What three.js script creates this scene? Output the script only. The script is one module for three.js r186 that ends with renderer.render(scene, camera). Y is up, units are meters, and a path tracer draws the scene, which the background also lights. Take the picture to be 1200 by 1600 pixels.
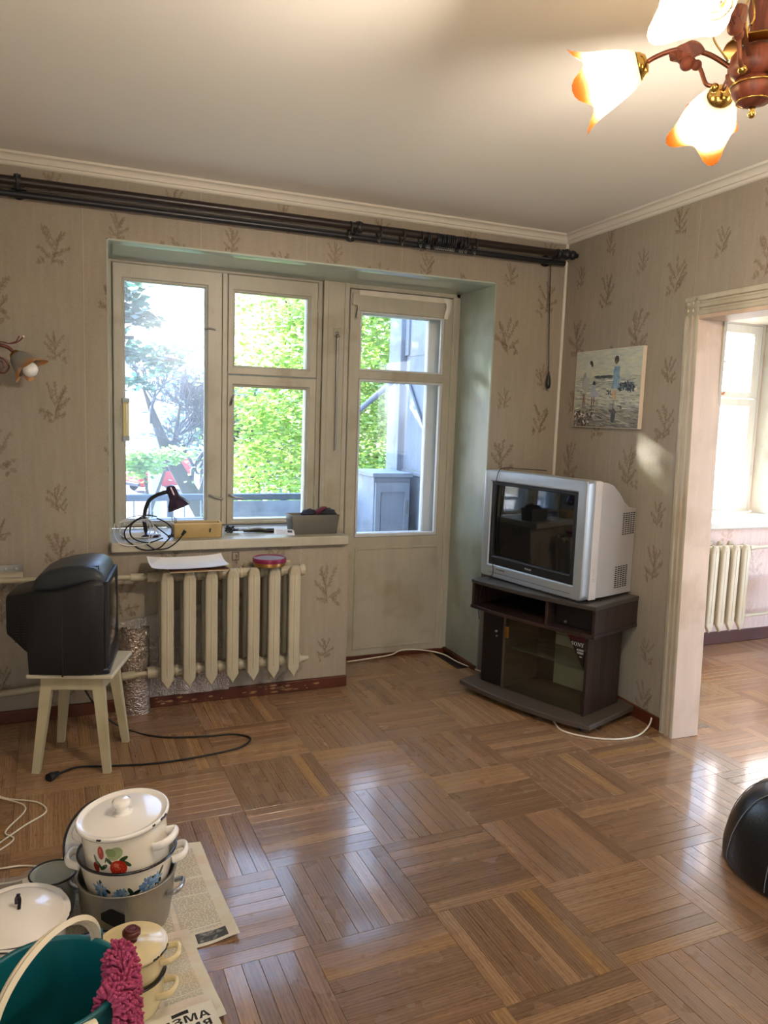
import * as THREE from 'three';
import { mergeGeometries, toCreasedNormals } from 'three/addons/utils/BufferGeometryUtils.js';
import { RoundedBoxGeometry } from 'three/addons/geometries/RoundedBoxGeometry.js';
import { RectAreaLightUniformsLib } from 'three/addons/lights/RectAreaLightUniformsLib.js';

// ---------------------------------------------------------------- camera, sky, sun, exposure
const scene = new THREE.Scene();
const camera = new THREE.PerspectiveCamera(67.66, 3 / 4, 0.05, 400);
camera.position.set(-2.7582, 1.5, 3.8634);
camera.setRotationFromMatrix(new THREE.Matrix4().set(
  0.9210932, 0.01779667, -0.3889352, 0,
  0.03359943, 0.99159466, 0.12494445, 0,
  0.38788966, -0.12815348, 0.91275314, 0, 0, 0, 0, 1));
const renderer = new THREE.WebGLRenderer({ antialias: true });
renderer.toneMapping = THREE.LinearToneMapping;
renderer.toneMappingExposure = 2.5;
renderer.shadowMap.enabled = true;
RectAreaLightUniformsLib.init();
const SKY = 2.4, SUN = 30, LAMP = 2.2;
{ // hazy bright summer sky, one equirectangular computed texture
  const W = 256, H = 128, d = new Float32Array(W * H * 4);
  for (let j = 0; j < H; j++) for (let i = 0; i < W; i++) {
    const el = (j / (H - 1) - 0.5) * Math.PI, s = Math.max(0, Math.sin(el));
    const t = Math.pow(1 - s, 2.2);
    const c = el < -0.01 ? [0.42, 0.43, 0.40] : [0.48 + 0.50 * t, 0.72 + 0.36 * t, 1.16 + 0.08 * t];
    const o = (j * W + i) * 4; d[o] = c[0]; d[o + 1] = c[1]; d[o + 2] = c[2]; d[o + 3] = 1;
  }
  const t = new THREE.DataTexture(d, W, H, THREE.RGBAFormat, THREE.FloatType);
  t.mapping = THREE.EquirectangularReflectionMapping; t.magFilter = THREE.LinearFilter; t.needsUpdate = true;
  scene.background = t; scene.backgroundIntensity = SKY;
}
const sun = new THREE.DirectionalLight(0xf8f7ff, SUN);
sun.name = 'sun';
sun.position.set(-0.60 * 20, 0.47 * 20 + 1.5, -1.0 * 20);
sun.target.position.set(0, 1.5, 0);
sun.castShadow = true;
Object.assign(sun.shadow.camera, { left: -14, right: 14, top: 14, bottom: -14, near: 0.5, far: 80 });
sun.shadow.mapSize.set(2048, 2048); sun.shadow.bias = -0.0005;
scene.add(sun, sun.target);

// ---------------------------------------------------------------- helpers
let seed = 7;
const rnd = () => { seed = (seed + 0x6d2b79f5) | 0; let t = Math.imul(seed ^ (seed >>> 15), 1 | seed); t = (t + Math.imul(t ^ (t >>> 7), 61 | t)) ^ t; return ((t ^ (t >>> 14)) >>> 0) / 4294967296; };
const rr = (a, b) => a + (b - a) * rnd();
const used = new Map();
const numbered = (n) => { const k = used.get(n) || 0; used.set(n, k + 1); return k ? n + '_' + String(k).padStart(3, '0') : n; };
const V = (x, y, z) => new THREE.Vector3(x, y, z);
function tag(o, label, category, group) { o.userData.label = label; o.userData.category = category; if (group) o.userData.group = group; return o; }
function thing(name, label, category, [x, y, z] = [0, 0, 0], turn = 0, group) {
  const o = new THREE.Group(); o.name = numbered(name); scene.add(o); o.position.set(x, y, z); o.rotation.y = turn;
  return tag(o, label, category, group);
}
function structure(name, [x, y, z] = [0, 0, 0], turn = 0) {
  const o = new THREE.Group(); o.name = name; scene.add(o); o.position.set(x, y, z); o.rotation.y = turn; o.userData.kind = 'structure'; return o;
}
const norm = (g) => { let q = g.index ? g.toNonIndexed() : g; for (const k of Object.keys(q.attributes)) if (!['position', 'normal', 'uv', 'color'].includes(k)) q.deleteAttribute(k); if (!q.attributes.normal) q.computeVertexNormals(); return q; };
function uvBox(g) { // uv in metres by dominant face normal
  const q = norm(g), p = q.attributes.position, n = q.attributes.normal, uv = new Float32Array(p.count * 2);
  for (let i = 0; i < p.count; i += 3) {
    let a = 0, b = 0, c = 0;
    for (let k = 0; k < 3; k++) { a += n.getX(i + k); b += n.getY(i + k); c += n.getZ(i + k); }
    a = Math.abs(a); b = Math.abs(b); c = Math.abs(c);
    for (let k = 0; k < 3; k++) {
      const x = p.getX(i + k), y = p.getY(i + k), z = p.getZ(i + k);
      const [u, v] = c >= a && c >= b ? [x, y] : a >= b ? [z, y] : [x, z];
      uv[(i + k) * 2] = u; uv[(i + k) * 2 + 1] = v;
    }
  }
  q.setAttribute('uv', new THREE.BufferAttribute(uv, 2)); return q;
}
function mesh(name, geos, material, parent, keepUv) {
  const list = Array.isArray(geos) ? geos : [geos];
  const prepared = list.map((g) => (keepUv ? norm(g) : uvBox(g)));
  for (const q of prepared) if (!q.attributes.uv) q.setAttribute('uv', new THREE.BufferAttribute(new Float32Array(q.attributes.position.count * 2), 2));
  const o = new THREE.Mesh(prepared.length > 1 ? mergeGeometries(prepared) : prepared[0], material);
  o.name = parent && parent !== scene ? name : numbered(name);
  o.castShadow = o.receiveShadow = true;
  (parent || scene).add(o); return o;
}
const sbox = (x0, x1, y0, y1, z0, z1) => new THREE.BoxGeometry(x1 - x0, y1 - y0, z1 - z0).translate((x0 + x1) / 2, (y0 + y1) / 2, (z0 + z1) / 2);
const rbox = (x0, x1, y0, y1, z0, z1, r = 0.004, s = 2) => new RoundedBoxGeometry(x1 - x0, y1 - y0, z1 - z0, s, Math.min(r, (x1 - x0) / 2.01, (y1 - y0) / 2.01, (z1 - z0) / 2.01)).translate((x0 + x1) / 2, (y0 + y1) / 2, (z0 + z1) / 2);
const lathe = (pts, n = 40) => new THREE.LatheGeometry(pts.map(([r, y]) => new THREE.Vector2(r, y)), n);
const tube = (pts, r, seg = 40, rs = 8, closed = false) => new THREE.TubeGeometry(new THREE.CatmullRomCurve3(pts.map((p) => V(...p)), closed), seg, r, rs, closed);
const ball = (r, x = 0, y = 0, z = 0, n = 16) => new THREE.SphereGeometry(r, n, n).translate(x, y, z);
const cyl = (a, b, r, r2 = r, n = 16) => { // cylinder between two points
  const A = V(...a), B = V(...b), d = B.clone().sub(A);
  const g = new THREE.CylinderGeometry(r2, r, d.length(), n).translate(0, d.length() / 2, 0);
  g.applyQuaternion(new THREE.Quaternion().setFromUnitVectors(V(0, 1, 0), d.normalize())); return g.translate(...a);
};
const poly = (pts) => { const s = new THREE.Shape(); pts.forEach(([x, y], i) => (i ? s.lineTo(x, y) : s.moveTo(x, y))); s.closePath(); return s; };
const hole = (s, pts) => { const h = new THREE.Path(); pts.forEach(([x, y], i) => (i ? h.lineTo(x, y) : h.moveTo(x, y))); h.closePath(); s.holes.push(h); return s; };
const ext = (s, depth, bevel = 0, seg = 1, curve = 12) => new THREE.ExtrudeGeometry(s, { depth: depth - 2 * bevel, bevelEnabled: bevel > 0, bevelSize: bevel, bevelThickness: bevel, bevelOffset: -bevel, bevelSegments: seg, curveSegments: curve }).translate(0, 0, bevel);
const rect = (x0, x1, y0, y1) => [[x0, y0], [x1, y0], [x1, y1], [x0, y1]];
const ringFrame = (x0, x1, y0, y1, ix0, ix1, iy0, iy1, z0, z1, bevel = 0.004) => ext(hole(poly(rect(x0, x1, y0, y1)), rect(ix0, ix1, iy0, iy1)), z1 - z0, bevel).translate(0, 0, z0);
const mirrorX = (g) => { const q = g.index ? g.toNonIndexed() : g; q.scale(-1, 1, 1); for (const k of Object.keys(q.attributes)) { const a = q.attributes[k], n = a.itemSize, d = a.array; for (let i = 0; i < a.count; i += 3) for (let c = 0; c < n; c++) { const t = d[(i + 1) * n + c]; d[(i + 1) * n + c] = d[(i + 2) * n + c]; d[(i + 2) * n + c] = t; } } q.computeVertexNormals(); return q; };
const each = (name, geos, m, parent, keepUv) => geos.map((g) => mesh(name, g, m, parent, keepUv));
const crease = (g, a = 0.6) => toCreasedNormals(g.index ? g.toNonIndexed() : g, a);

// ---------------------------------------------------------------- procedural textures
const hash = (x, y, s) => { let h = Math.imul(x, 374761393) ^ Math.imul(y, 668265263) ^ Math.imul(s, 1274126177); h = Math.imul(h ^ (h >>> 13), 1274126177); return ((h ^ (h >>> 16)) >>> 0) / 4294967296; };
function vnoise(x, y, px, py, s) {
  const xi = Math.floor(x), yi = Math.floor(y), fx = x - xi, fy = y - yi, w = (a, p) => ((a % p) + p) % p;
  const u = fx * fx * (3 - 2 * fx), v = fy * fy * (3 - 2 * fy), x0 = w(xi, px), x1 = w(xi + 1, px), y0 = w(yi, py), y1 = w(yi + 1, py);
  const a = hash(x0, y0, s), b = hash(x1, y0, s), c = hash(x0, y1, s), d = hash(x1, y1, s);
  return a + (b - a) * u + (c - a) * v + (a - b - c + d) * u * v;
}
function fbm(u, v, px, py, s, oct = 4) { let t = 0, a = 0.5, n = 0; for (let i = 0; i < oct; i++) { t += a * vnoise(u * px, v * py, px, py, s + i); n += a; a *= 0.5; px *= 2; py *= 2; } return t / n; }
function dataTex(w, h, fn, mx, my, srgb) {
  const d = new Uint8Array(w * h * 4);
  for (let j = 0; j < h; j++) for (let i = 0; i < w; i++) { const c = fn((i + 0.5) / w, (j + 0.5) / h), o = (j * w + i) * 4; for (let k = 0; k < 3; k++) d[o + k] = Math.max(0, Math.min(255, 255 * (c.length ? c[k] : c))); d[o + 3] = 255; }
  const t = new THREE.DataTexture(d, w, h); t.wrapS = t.wrapT = THREE.RepeatWrapping; t.magFilter = THREE.LinearFilter; t.minFilter = THREE.LinearFilter;
  if (srgb) t.colorSpace = THREE.SRGBColorSpace; t.repeat.set(1 / mx, 1 / my); t.needsUpdate = true; return t;
}
function canvasTex(w, h, draw, mx = 1, my = 1) {
  const c = document.createElement('canvas'); c.width = w; c.height = h; draw(c.getContext('2d'), w, h);
  const t = new THREE.CanvasTexture(c); t.colorSpace = THREE.SRGBColorSpace; t.wrapS = t.wrapT = THREE.RepeatWrapping; t.repeat.set(1 / mx, 1 / my); t.anisotropy = 8; return t;
}
const mix = (a, b, t) => a.map((x, i) => x + (b[i] - x) * t);
const sm = (a, b, x) => { const t = Math.max(0, Math.min(1, (x - a) / (b - a))); return t * t * (3 - 2 * t); };
const std = (color, roughness, o = {}) => new THREE.MeshStandardMaterial({ color, roughness, side: THREE.DoubleSide, ...o });
const phy = (color, roughness, o = {}) => new THREE.MeshPhysicalMaterial({ color, roughness, side: THREE.DoubleSide, ...o });

// old brushed oil paint with dirt, grey noise for others
const paintTex = dataTex(512, 512, (u, v) => {
  const a = fbm(u, v, 6, 3, 11, 5), b = fbm(u, v, 40, 4, 21, 3), c = fbm(u, v, 9, 9, 31, 5);
  let k = 0.90 + 0.10 * a - 0.06 * b; const dirt = sm(0.50, 0.85, c);
  return mix([k, k * 0.99, k * 0.97], [k * 0.80, k * 0.75, k * 0.66], dirt * 0.40);
}, 1.3, 1.3, true);
const paintBump = dataTex(256, 256, (u, v) => 0.5 + 0.5 * (fbm(u, v, 60, 5, 5, 3) - 0.5) + 0.4 * (fbm(u, v, 8, 8, 9, 3) - 0.5), 0.35, 0.35);
const noiseTex = dataTex(256, 256, (u, v) => 0.80 + 0.25 * (fbm(u, v, 6, 6, 3, 5)), 0.5, 0.5, true);
const fineBump = dataTex(256, 256, (u, v) => fbm(u, v, 64, 64, 41, 2), 0.2, 0.2);
// oak: 0.8 m along the grain, 0.4 m across
const oakTex = dataTex(1024, 1024, (u, v) => {
  const warp = fbm(u, v, 2, 6, 51, 2) * 0.05 + fbm(u, v, 4, 24, 55, 2) * 0.006;
  const ring = 0.5 + 0.5 * Math.sin((v + warp) * Math.PI * 2 * 34);
  const fine = fbm(u, v, 14, 360, 61, 2), pores = sm(0.66, 0.80, fbm(u, v, 26, 420, 71, 2)), band = fbm(u, v, 1, 26, 81, 3);
  let c = mix([0.76, 0.66, 0.54], [0.62, 0.515, 0.40], Math.pow(ring, 2.2) * 0.55 + (fine - 0.5) * 0.5);
  c = mix(c, [0.51, 0.415, 0.32], sm(0.35, 0.85, band) * 0.28); c = mix(c, [0.32, 0.22, 0.14], pores * 0.5);
  return c;
}, 0.8, 0.4, true);
const oakBump = dataTex(512, 512, (u, v) => 0.45 * fbm(u, v, 6, 14, 91, 3) + 0.35 * fbm(u, v, 10, 160, 95, 2) + 0.2 * fbm(u, v, 30, 30, 97, 2), 0.8, 0.4);
const oakRough = dataTex(256, 256, (u, v) => 0.62 + 0.28 * (fbm(u, v, 4, 4, 101, 5) - 0.4), 0.9, 0.9);
// wallpaper with brown sprigs: one drawn roll is 0.53 m wide, 0.70 m repeat; the sheet holds 4 x 4
const wallpaper = (base, sprig, s0) => canvasTex(2048, 2048, (g, W, H) => {
  const S = W / 2.12, T = H / 2.8; let sd = s0; const R = () => { sd = (sd * 1664525 + 1013904223) >>> 0; return sd / 4294967296; };
  g.fillStyle = `rgb(${base})`; g.fillRect(0, 0, W, H);
  const img = g.getImageData(0, 0, W, H), d = img.data;
  for (let j = 0; j < H; j++) for (let i = 0; i < W; i++) {
    const u = i / W, v = j / H, k = 1 + 0.10 * (fbm(u, v, 3, 3, 201, 3) - 0.5) + 0.05 * (vnoise(u * 512, v * 512, 512, 512, 203) - 0.5) + 0.05 * (vnoise(u * 160, v * 24, 160, 24, 207) - 0.5), o = (j * W + i) * 4;
    const w = 0.05 * (fbm(u, v, 5, 4, 211, 3) - 0.5); d[o] *= k + w; d[o + 1] *= k; d[o + 2] *= k - w;
  }
  g.putImageData(img, 0, 0);
  const leaf = (x, y, a, l) => { g.save(); g.translate(x, y); g.rotate(a); g.beginPath(); g.ellipse(l / 2, 0, l / 2, l / 3.6, 0, 0, 7); g.fill(); g.restore(); };
  const branch = (x, y, a, len, n, w) => {
    g.lineWidth = w; g.beginPath(); g.moveTo(x, y); let px = x, py = y;
    for (let i = 1; i <= n; i++) { a += (R() - 0.5) * 0.35; px += Math.cos(a) * len / n; py += Math.sin(a) * len / n; g.lineTo(px, py); }
    g.stroke(); let qx = x, qy = y; for (let i = 0; i < n * 2; i++) { const t = (i + 1) / (n * 2); qx = x + (px - x) * t; qy = y + (py - y) * t; leaf(qx + (R() - 0.5) * 4, qy + (R() - 0.5) * 4, a + (i % 2 ? 0.7 : -0.7), 11 + R() * 12); }
    leaf(px, py, a, 18); return [px, py, a];
  };
  const drawSprig = (x, y, size, flip) => {
    g.save(); g.translate(x, y); g.scale(flip * size, size); g.strokeStyle = g.fillStyle = `rgba(${sprig},${0.20 + R() * 0.08})`; g.lineCap = 'round';
    branch(0, 48, -1.8, 130, 7, 8); branch(-4, 14, -2.5, 84, 6, 5); branch(-6, -10, -0.95, 95, 6, 5); branch(2, 30, -0.6, 66, 5, 4); branch(-8, -24, -2.25, 74, 5, 4); branch(0, 36, -2.85, 48, 4, 4); branch(-10, -40, -1.3, 60, 4, 4);
    for (let i = 0; i < 5; i++) leaf(28 + R() * 30, 22 + R() * 30, R() * 6, 20 + R() * 12);
    g.restore();
  };
  for (let c = 0; c < 4; c++) for (let r = 0; r < 4; r++) {
    const x0 = c * 0.53 * S, y0 = r * 0.70 * T;
    drawSprig(x0 + 0.16 * S, y0 + 0.16 * T, 0.95, 1); drawSprig(x0 + 0.15 * S, y0 + 0.50 * T, 0.55, -1);
    drawSprig(x0 + 0.41 * S, y0 + 0.36 * T, 0.60, 1); drawSprig(x0 + 0.40 * S, y0 + 0.62 * T, 0.80, -1);
  }
  for (let c = 0; c < 4; c++) { g.fillStyle = 'rgba(90,70,50,0.28)'; g.fillRect(c * 0.53 * S, 0, 1.5, H); g.fillStyle = 'rgba(255,245,225,0.30)'; g.fillRect(c * 0.53 * S + 2, 0, 2, H); }
}, 2.12, 2.8);

// ---------------------------------------------------------------- shared materials
const M = {
  gloss: phy(0xa9b3a6, 0.13, {}),
  paper: std(0xffffff, 0.75, { map: wallpaper('149,140,124', '84,64,42', 5), bumpMap: fineBump, bumpScale: 0.0004 }),
  pinkPaper: std(0xffffff, 0.75, { map: wallpaper('232,206,192', '196,156,132', 9) }),
  ceiling: std(0xf2efe6, 0.9),
  plaster: std(0xd9d5c8, 0.9, { map: noiseTex }),
  reveal: phy(0xa9b3a6, 0.30, { map: paintTex, bumpMap: paintBump, bumpScale: 0.0006 }),
  frame: std(0xb9b6a6, 0.42, { map: paintTex, bumpMap: paintBump, bumpScale: 0.0012 }),
  frameOut: std(0xd6dbe0, 0.5, { map: paintTex }),
  casing: std(0xbfb9a6, 0.42, { map: paintTex, bumpMap: paintBump, bumpScale: 0.0012 }),
  cornice: std(0xd0cabb, 0.8),
  baseRed: std(0x5a2a18, 0.45, { map: paintTex, bumpMap: paintBump, bumpScale: 0.001 }),
  radiator: phy(0xbdb7a0, 0.42, { map: paintTex, bumpMap: paintBump, bumpScale: 0.001 }),
  radiatorWhite: phy(0xf0e4c8, 0.40, { map: paintTex }),
  glass: phy(0xffffff, 0.02, { transmission: 1, thickness: 0, ior: 1.45 }),
  hazyGlass: phy(0xeef4ff, 0.27, { transmission: 1, thickness: 0, ior: 1.45 }),
  black: std(0x0b0b0c, 0.45), softBlack: std(0x131416, 0.55, { bumpMap: fineBump, bumpScale: 0.0004 }), rubber: std(0x0d0d0e, 0.65),
  steel: std(0x8f8f8c, 0.35, { metalness: 0.9 }), brass: std(0xb98f45, 0.28, { metalness: 1 }), gold: std(0xd8b566, 0.18, { metalness: 1 }),
  whiteCable: std(0xd9d2bf, 0.55), enamel: phy(0xf4f1e8, 0.18, { clearcoat: 0.6, clearcoatRoughness: 0.08 }),
  cream: phy(0xe9d9a8, 0.2, { clearcoat: 0.6, clearcoatRoughness: 0.08 }), navy: phy(0x10131e, 0.2, { clearcoat: 0.5 }),
};

// ================================================================ SETTING
const H = 2.58, WY = -0.0392, RL = -2.547, RR = -0.467, RT = 2.268, SILL = 0.80, DOORX = -1.312, ZF = -0.41;
// window wall, 0.6 m thick, with the L-shaped opening for window and balcony door
{
  const w = structure('wall_window');
  mesh('wall_surface', ext(poly([[-3.6, -0.12], [DOORX, -0.12], [DOORX, SILL], [RL, SILL], [RL, RT], [RR, RT], [RR, -0.12], [0.12, -0.12], [0.12, H + 0.1], [-3.6, H + 0.1]]), 0.6).translate(0, 0, -0.6), M.paper, w);
  const t1 = structure('trim_1');   // painted reveals of the recess; the front edge of the soffit is rolled upwards
  const soffit = ext(poly([[0.41, -0.006], [0.04, -0.004], [0.02, -0.001], [0.0, 0.004], [0.0, 0.012], [0.41, 0.012]]), RR - RL - 0.016).rotateY(Math.PI / 2).translate(RL + 0.008, RT - 0.012, 0);
  mesh('soffit', soffit, M.gloss, t1);
  mesh('left_reveal', sbox(RL, RL + 0.008, SILL, RT - 0.004, ZF, 0.002), M.reveal, t1);
  mesh('right_reveal', sbox(RR - 0.008, RR, 0, RT - 0.004, ZF, 0.002), M.reveal, t1);
}
// right wall (slightly out of square) with the doorway into the next room
const TURN = WY;
{
  const w = structure('wall_right', [0, 0, 0], TURN);
  const s = poly([[0, -0.1], [1.13, -0.1], [1.11, 2.005], [1.98, 2.005], [1.98, -0.1], [5.7, -0.1], [5.7, H + 0.1], [0, H + 0.1]]);
  mesh('wall_surface', ext(s, 0.12).rotateY(-Math.PI / 2).translate(0.12, 0, 0), M.paper, w);
}
{
  const w = structure('wall_left'); mesh('wall_surface', ext(hole(poly(rect(0, 5.7, -0.1, H + 0.1)), rect(3.7, 5.2, 0.35, 2.35)), 0.2).rotateY(-Math.PI / 2).translate(-3.42, 0, 0), M.paper, w);
  const w6 = structure('window_3'); mesh('window_frame', [ringFrame(3.7, 5.2, 0.35, 2.35, 3.78, 5.12, 0.43, 2.27, 0.10, 0.16), rbox(4.41, 4.49, 0.43, 2.27, 0.10, 0.16)].map((g) => g.rotateY(-Math.PI / 2).translate(-3.40, 0, 0)), M.frame, w6); mesh('pane', sbox(-3.534, -3.53, 0.43, 2.27, 3.78, 4.41), M.glass, w6); mesh('pane', sbox(-3.534, -3.53, 0.43, 2.27, 4.49, 5.12), M.glass, w6);
  const r = structure('wall_rear'); mesh('wall_surface', sbox(-3.6, 0, -0.1, H + 0.1, 5.5, 5.8), M.paper, r);
  const c = structure('ceiling'); mesh('ceiling_surface', sbox(-3.6, 0.1, H, H + 0.2, -0.5, 5.8), M.ceiling, c);
}
// next room seen through the doorway
{
  const X0 = 0.1, X1 = 3.0;
  const w = structure('wall_far_window');
  mesh('wall_surface', ext(hole(poly(rect(0.12, X1 + 0.2, -0.12, H + 0.1)), rect(0.62, 2.13, SILL + 0.01, 2.28)), 0.6).translate(0, 0, -0.6), M.pinkPaper, w);
  const wr = structure('wall_far_right'); mesh('wall_surface', ext(hole(poly(rect(0, 5.7, -0.1, H + 0.1)), rect(0.5, 5.1, 0.15, 2.45)), 0.2).rotateY(-Math.PI / 2).translate(X1 + 0.2, 0, 0), M.pinkPaper, wr);
  const wb = structure('wall_far_rear'); mesh('wall_surface', ext(hole(poly(rect(-0.1, X1 + 0.2, -0.1, H + 0.1)), rect(0.3, 2.9, 0.15, 2.45)), 0.2).translate(0, 0, 5.5), M.pinkPaper, wb);
  const w5 = structure('window_5'); mesh('window_frame', [ringFrame(0.3, 2.9, 0.15, 2.45, 0.38, 2.82, 0.23, 2.37, 5.56, 5.63), rbox(1.51, 1.59, 0.23, 2.37, 5.56, 5.63)], M.frame, w5); mesh('pane', sbox(0.38, 1.51, 0.23, 2.37, 5.59, 5.594), M.glass, w5); mesh('pane', sbox(1.59, 2.82, 0.23, 2.37, 5.59, 5.594), M.glass, w5);
  const c = structure('ceiling_001'); mesh('ceiling_surface', sbox(0.1, X1 + 0.2, H, H + 0.2, -0.5, 5.8), M.ceiling, c);
  const t = structure('trim_4');
  const rv = std(0xe8e6da, 0.4, { map: paintTex });
  mesh('soffit', sbox(0.628, 2.122, 2.268, 2.276, ZF, 0.002), rv, t); mesh('left_reveal', sbox(0.62, 0.628, SILL, 2.276, ZF, 0.002), rv, t); mesh('right_reveal', sbox(2.122, 2.13, SILL, 2.276, ZF, 0.002), rv, t);
  const b = structure('baseboard_far'); mesh('board', rbox(0.12, X1, 0, 0.085, 0, 0.018, 0.004), M.baseRed, b);
  const w2 = structure('window_2');
  const wf = std(0xe6e3dc, 0.42, { map: paintTex, bumpMap: paintBump, bumpScale: 0.001 });
  mesh('window_frame', [ringFrame(0.628, 2.122, 0.86, 2.268, 0.68, 2.09, 0.885, 2.25, ZF - 0.06, ZF - 0.005), rbox(1.52, 1.585, 0.885, 2.25, ZF - 0.06, ZF - 0.002)], wf, w2);
  const sash = (x0, x1, y0, y1, m) => { const o = mesh('sash', ringFrame(x0, x1, y0, y1, x0 + m, x1 - m, y0 + m * 0.6, y1 - m * 0.8, ZF - 0.05, ZF), wf, w2); mesh('pane', sbox(x0 + m - 0.005, x1 - m + 0.005, y0 + 0.01, y1 - 0.01, ZF - 0.03, ZF - 0.027), M.glass, o); return o; };
  sash(1.59, 2.085, 1.72, 2.25, 0.075); sash(1.59, 2.085, 0.885, 1.715, 0.07); sash(0.685, 1.515, 0.885, 2.25, 0.075);
  mesh('latch', tube([[1.63, 1.98, ZF + 0.005], [1.66, 1.98, ZF + 0.03], [1.71, 1.97, ZF + 0.03]], 0.006), M.steel, w2);
  mesh('window_sill', rbox(0.55, 2.2, 0.815, 0.862, ZF, 0.06, 0.008), rv, w2);
  mesh('peeling_paint', [ext(poly([[0, 0], [0.02, 0.012], [0.045, 0.01], [0.06, 0.028], [0.05, 0.04], [0.03, 0.024], [0.01, 0.02]]), 0.001).translate(1.7, 1.725, ZF), ext(poly([[0, 0], [0.03, 0.004], [0.028, 0.016], [0.008, 0.014]]), 0.001).translate(1.62, 1.69, ZF)], std(0xb56a3c, 0.8), w2);
}
// cornices
{
  const prof = () => { const s = new THREE.Shape(); s.moveTo(0, 0); s.lineTo(0, -0.055); s.quadraticCurveTo(0.014, -0.052, 0.014, -0.038); s.lineTo(0.020, -0.036); s.quadraticCurveTo(0.022, -0.014, 0.040, -0.010); s.lineTo(0.042, 0); s.closePath(); return s; };
  const t2 = structure('trim_2', [0, H, 0]); mesh('cornice', ext(prof(), 3.42, 0, 1, 6).rotateY(-Math.PI / 2), M.cornice, t2);
  const t3 = structure('trim_3', [0, H, 0], TURN); { const g = mirrorX(ext(prof(), 5.6, 0, 1, 6)); mesh('cornice', g, M.cornice, t3); }
  const t6 = structure('trim_6'); mesh('corner_strip', cyl([-0.006, 0.06, 0.006], [-0.006, H - 0.05, 0.006], 0.009), M.cornice, t6);
}
// doorway casing, leaning a little towards the window at the top
{
  const c = structure('trim_5', [0, 0, 0], TURN);
  const lean = (g) => { const q = g.index ? g.toNonIndexed() : g, p = q.attributes.position; for (let i = 0; i < p.count; i++) p.setZ(i, p.getZ(i) - 0.055 * p.getY(i) / 2.1); q.computeVertexNormals(); return q; };
  const prof = () => { const s = new THREE.Shape(); s.moveTo(0, 0); s.lineTo(0.022, 0); [[0.024, 0.004], [0.024, 0.018], [0.017, 0.022], [0.017, 0.03], [0.024, 0.034], [0.024, 0.05], [0.018, 0.054], [0.018, 0.062], [0.026, 0.066], [0.026, 0.08], [0.022, 0.088], [0, 0.088]].forEach((p) => s.lineTo(...p)); s.closePath(); return s; };
  // profile: x = proud of the wall, y = along the wall; extruded upwards
  const up = (z0, h) => { const g = ext(prof(), h); g.rotateX(-Math.PI / 2); g.scale(-1, 1, -1); return g.translate(0, 0, z0); };
  mesh('casing_board', lean(up(1.092, 2.09)), M.casing, c);
  mesh('casing_board', mirrorX(ext(prof(), 1.0)).translate(0, 2.003, 1.04), M.casing, c);
  mesh('casing_board', up(1.962, 2.09).scale(1, 1, 1), M.casing, c);
  const jm = std(0xd9c3ae, 0.45, { map: paintTex, bumpMap: paintBump, bumpScale: 0.001 });
  mesh('jamb', lean(rbox(-0.022, 0.135, 0, 2.01, 1.12, 1.182, 0.003)), jm, c);
  mesh('jamb', rbox(-0.0, 0.135, 0, 2.01, 1.955, 1.985, 0.003), jm, c);
  mesh('head_jamb', rbox(-0.02, 0.135, 1.985, 2.012, 1.09, 1.98, 0.003), jm, c);
  mesh('casing_board', rbox(0.12, 0.14, 0, 2.08, 1.09, 1.14, 0.003), M.casing, c);
}
// baseboards
{
  const b = structure('baseboard_window'); mesh('board', rbox(-3.42, DOORX, 0, 0.06, 0, 0.022, 0.005), M.baseRed, b);
  mesh('flaked_edge', Array.from({ length: 34 }, () => { const x = rr(-2.5, -1.35), l = rr(0.01, 0.05), y = rr(0.008, 0.05), h = rr(0.002, 0.006); return ext(poly([[x, y], [x + l * 0.4, y - h], [x + l, y - h * 0.3], [x + l * 0.7, y + h], [x + l * 0.2, y + h * 0.6]]), 0.001).translate(0, 0, 0.0215); }), std(0x94734f, 0.8), b);
  const b2 = structure('baseboard_right', [0, 0, 0], TURN); mesh('board', rbox(-0.02, 0, 0, 0.06, 0.02, 1.09, 0.005), M.baseRed, b2);
  const t = structure('trim_7'); mesh('threshold', rbox(DOORX + 0.1, RR - 0.01, -0.01, 0.022, ZF - 0.08, ZF + 0.02, 0.004), M.baseRed, t);
  mesh('edge_board', rbox(RR - 0.03, RR - 0.008, 0, 0.025, ZF, 0, 0.004), M.baseRed, t);
}
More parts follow.
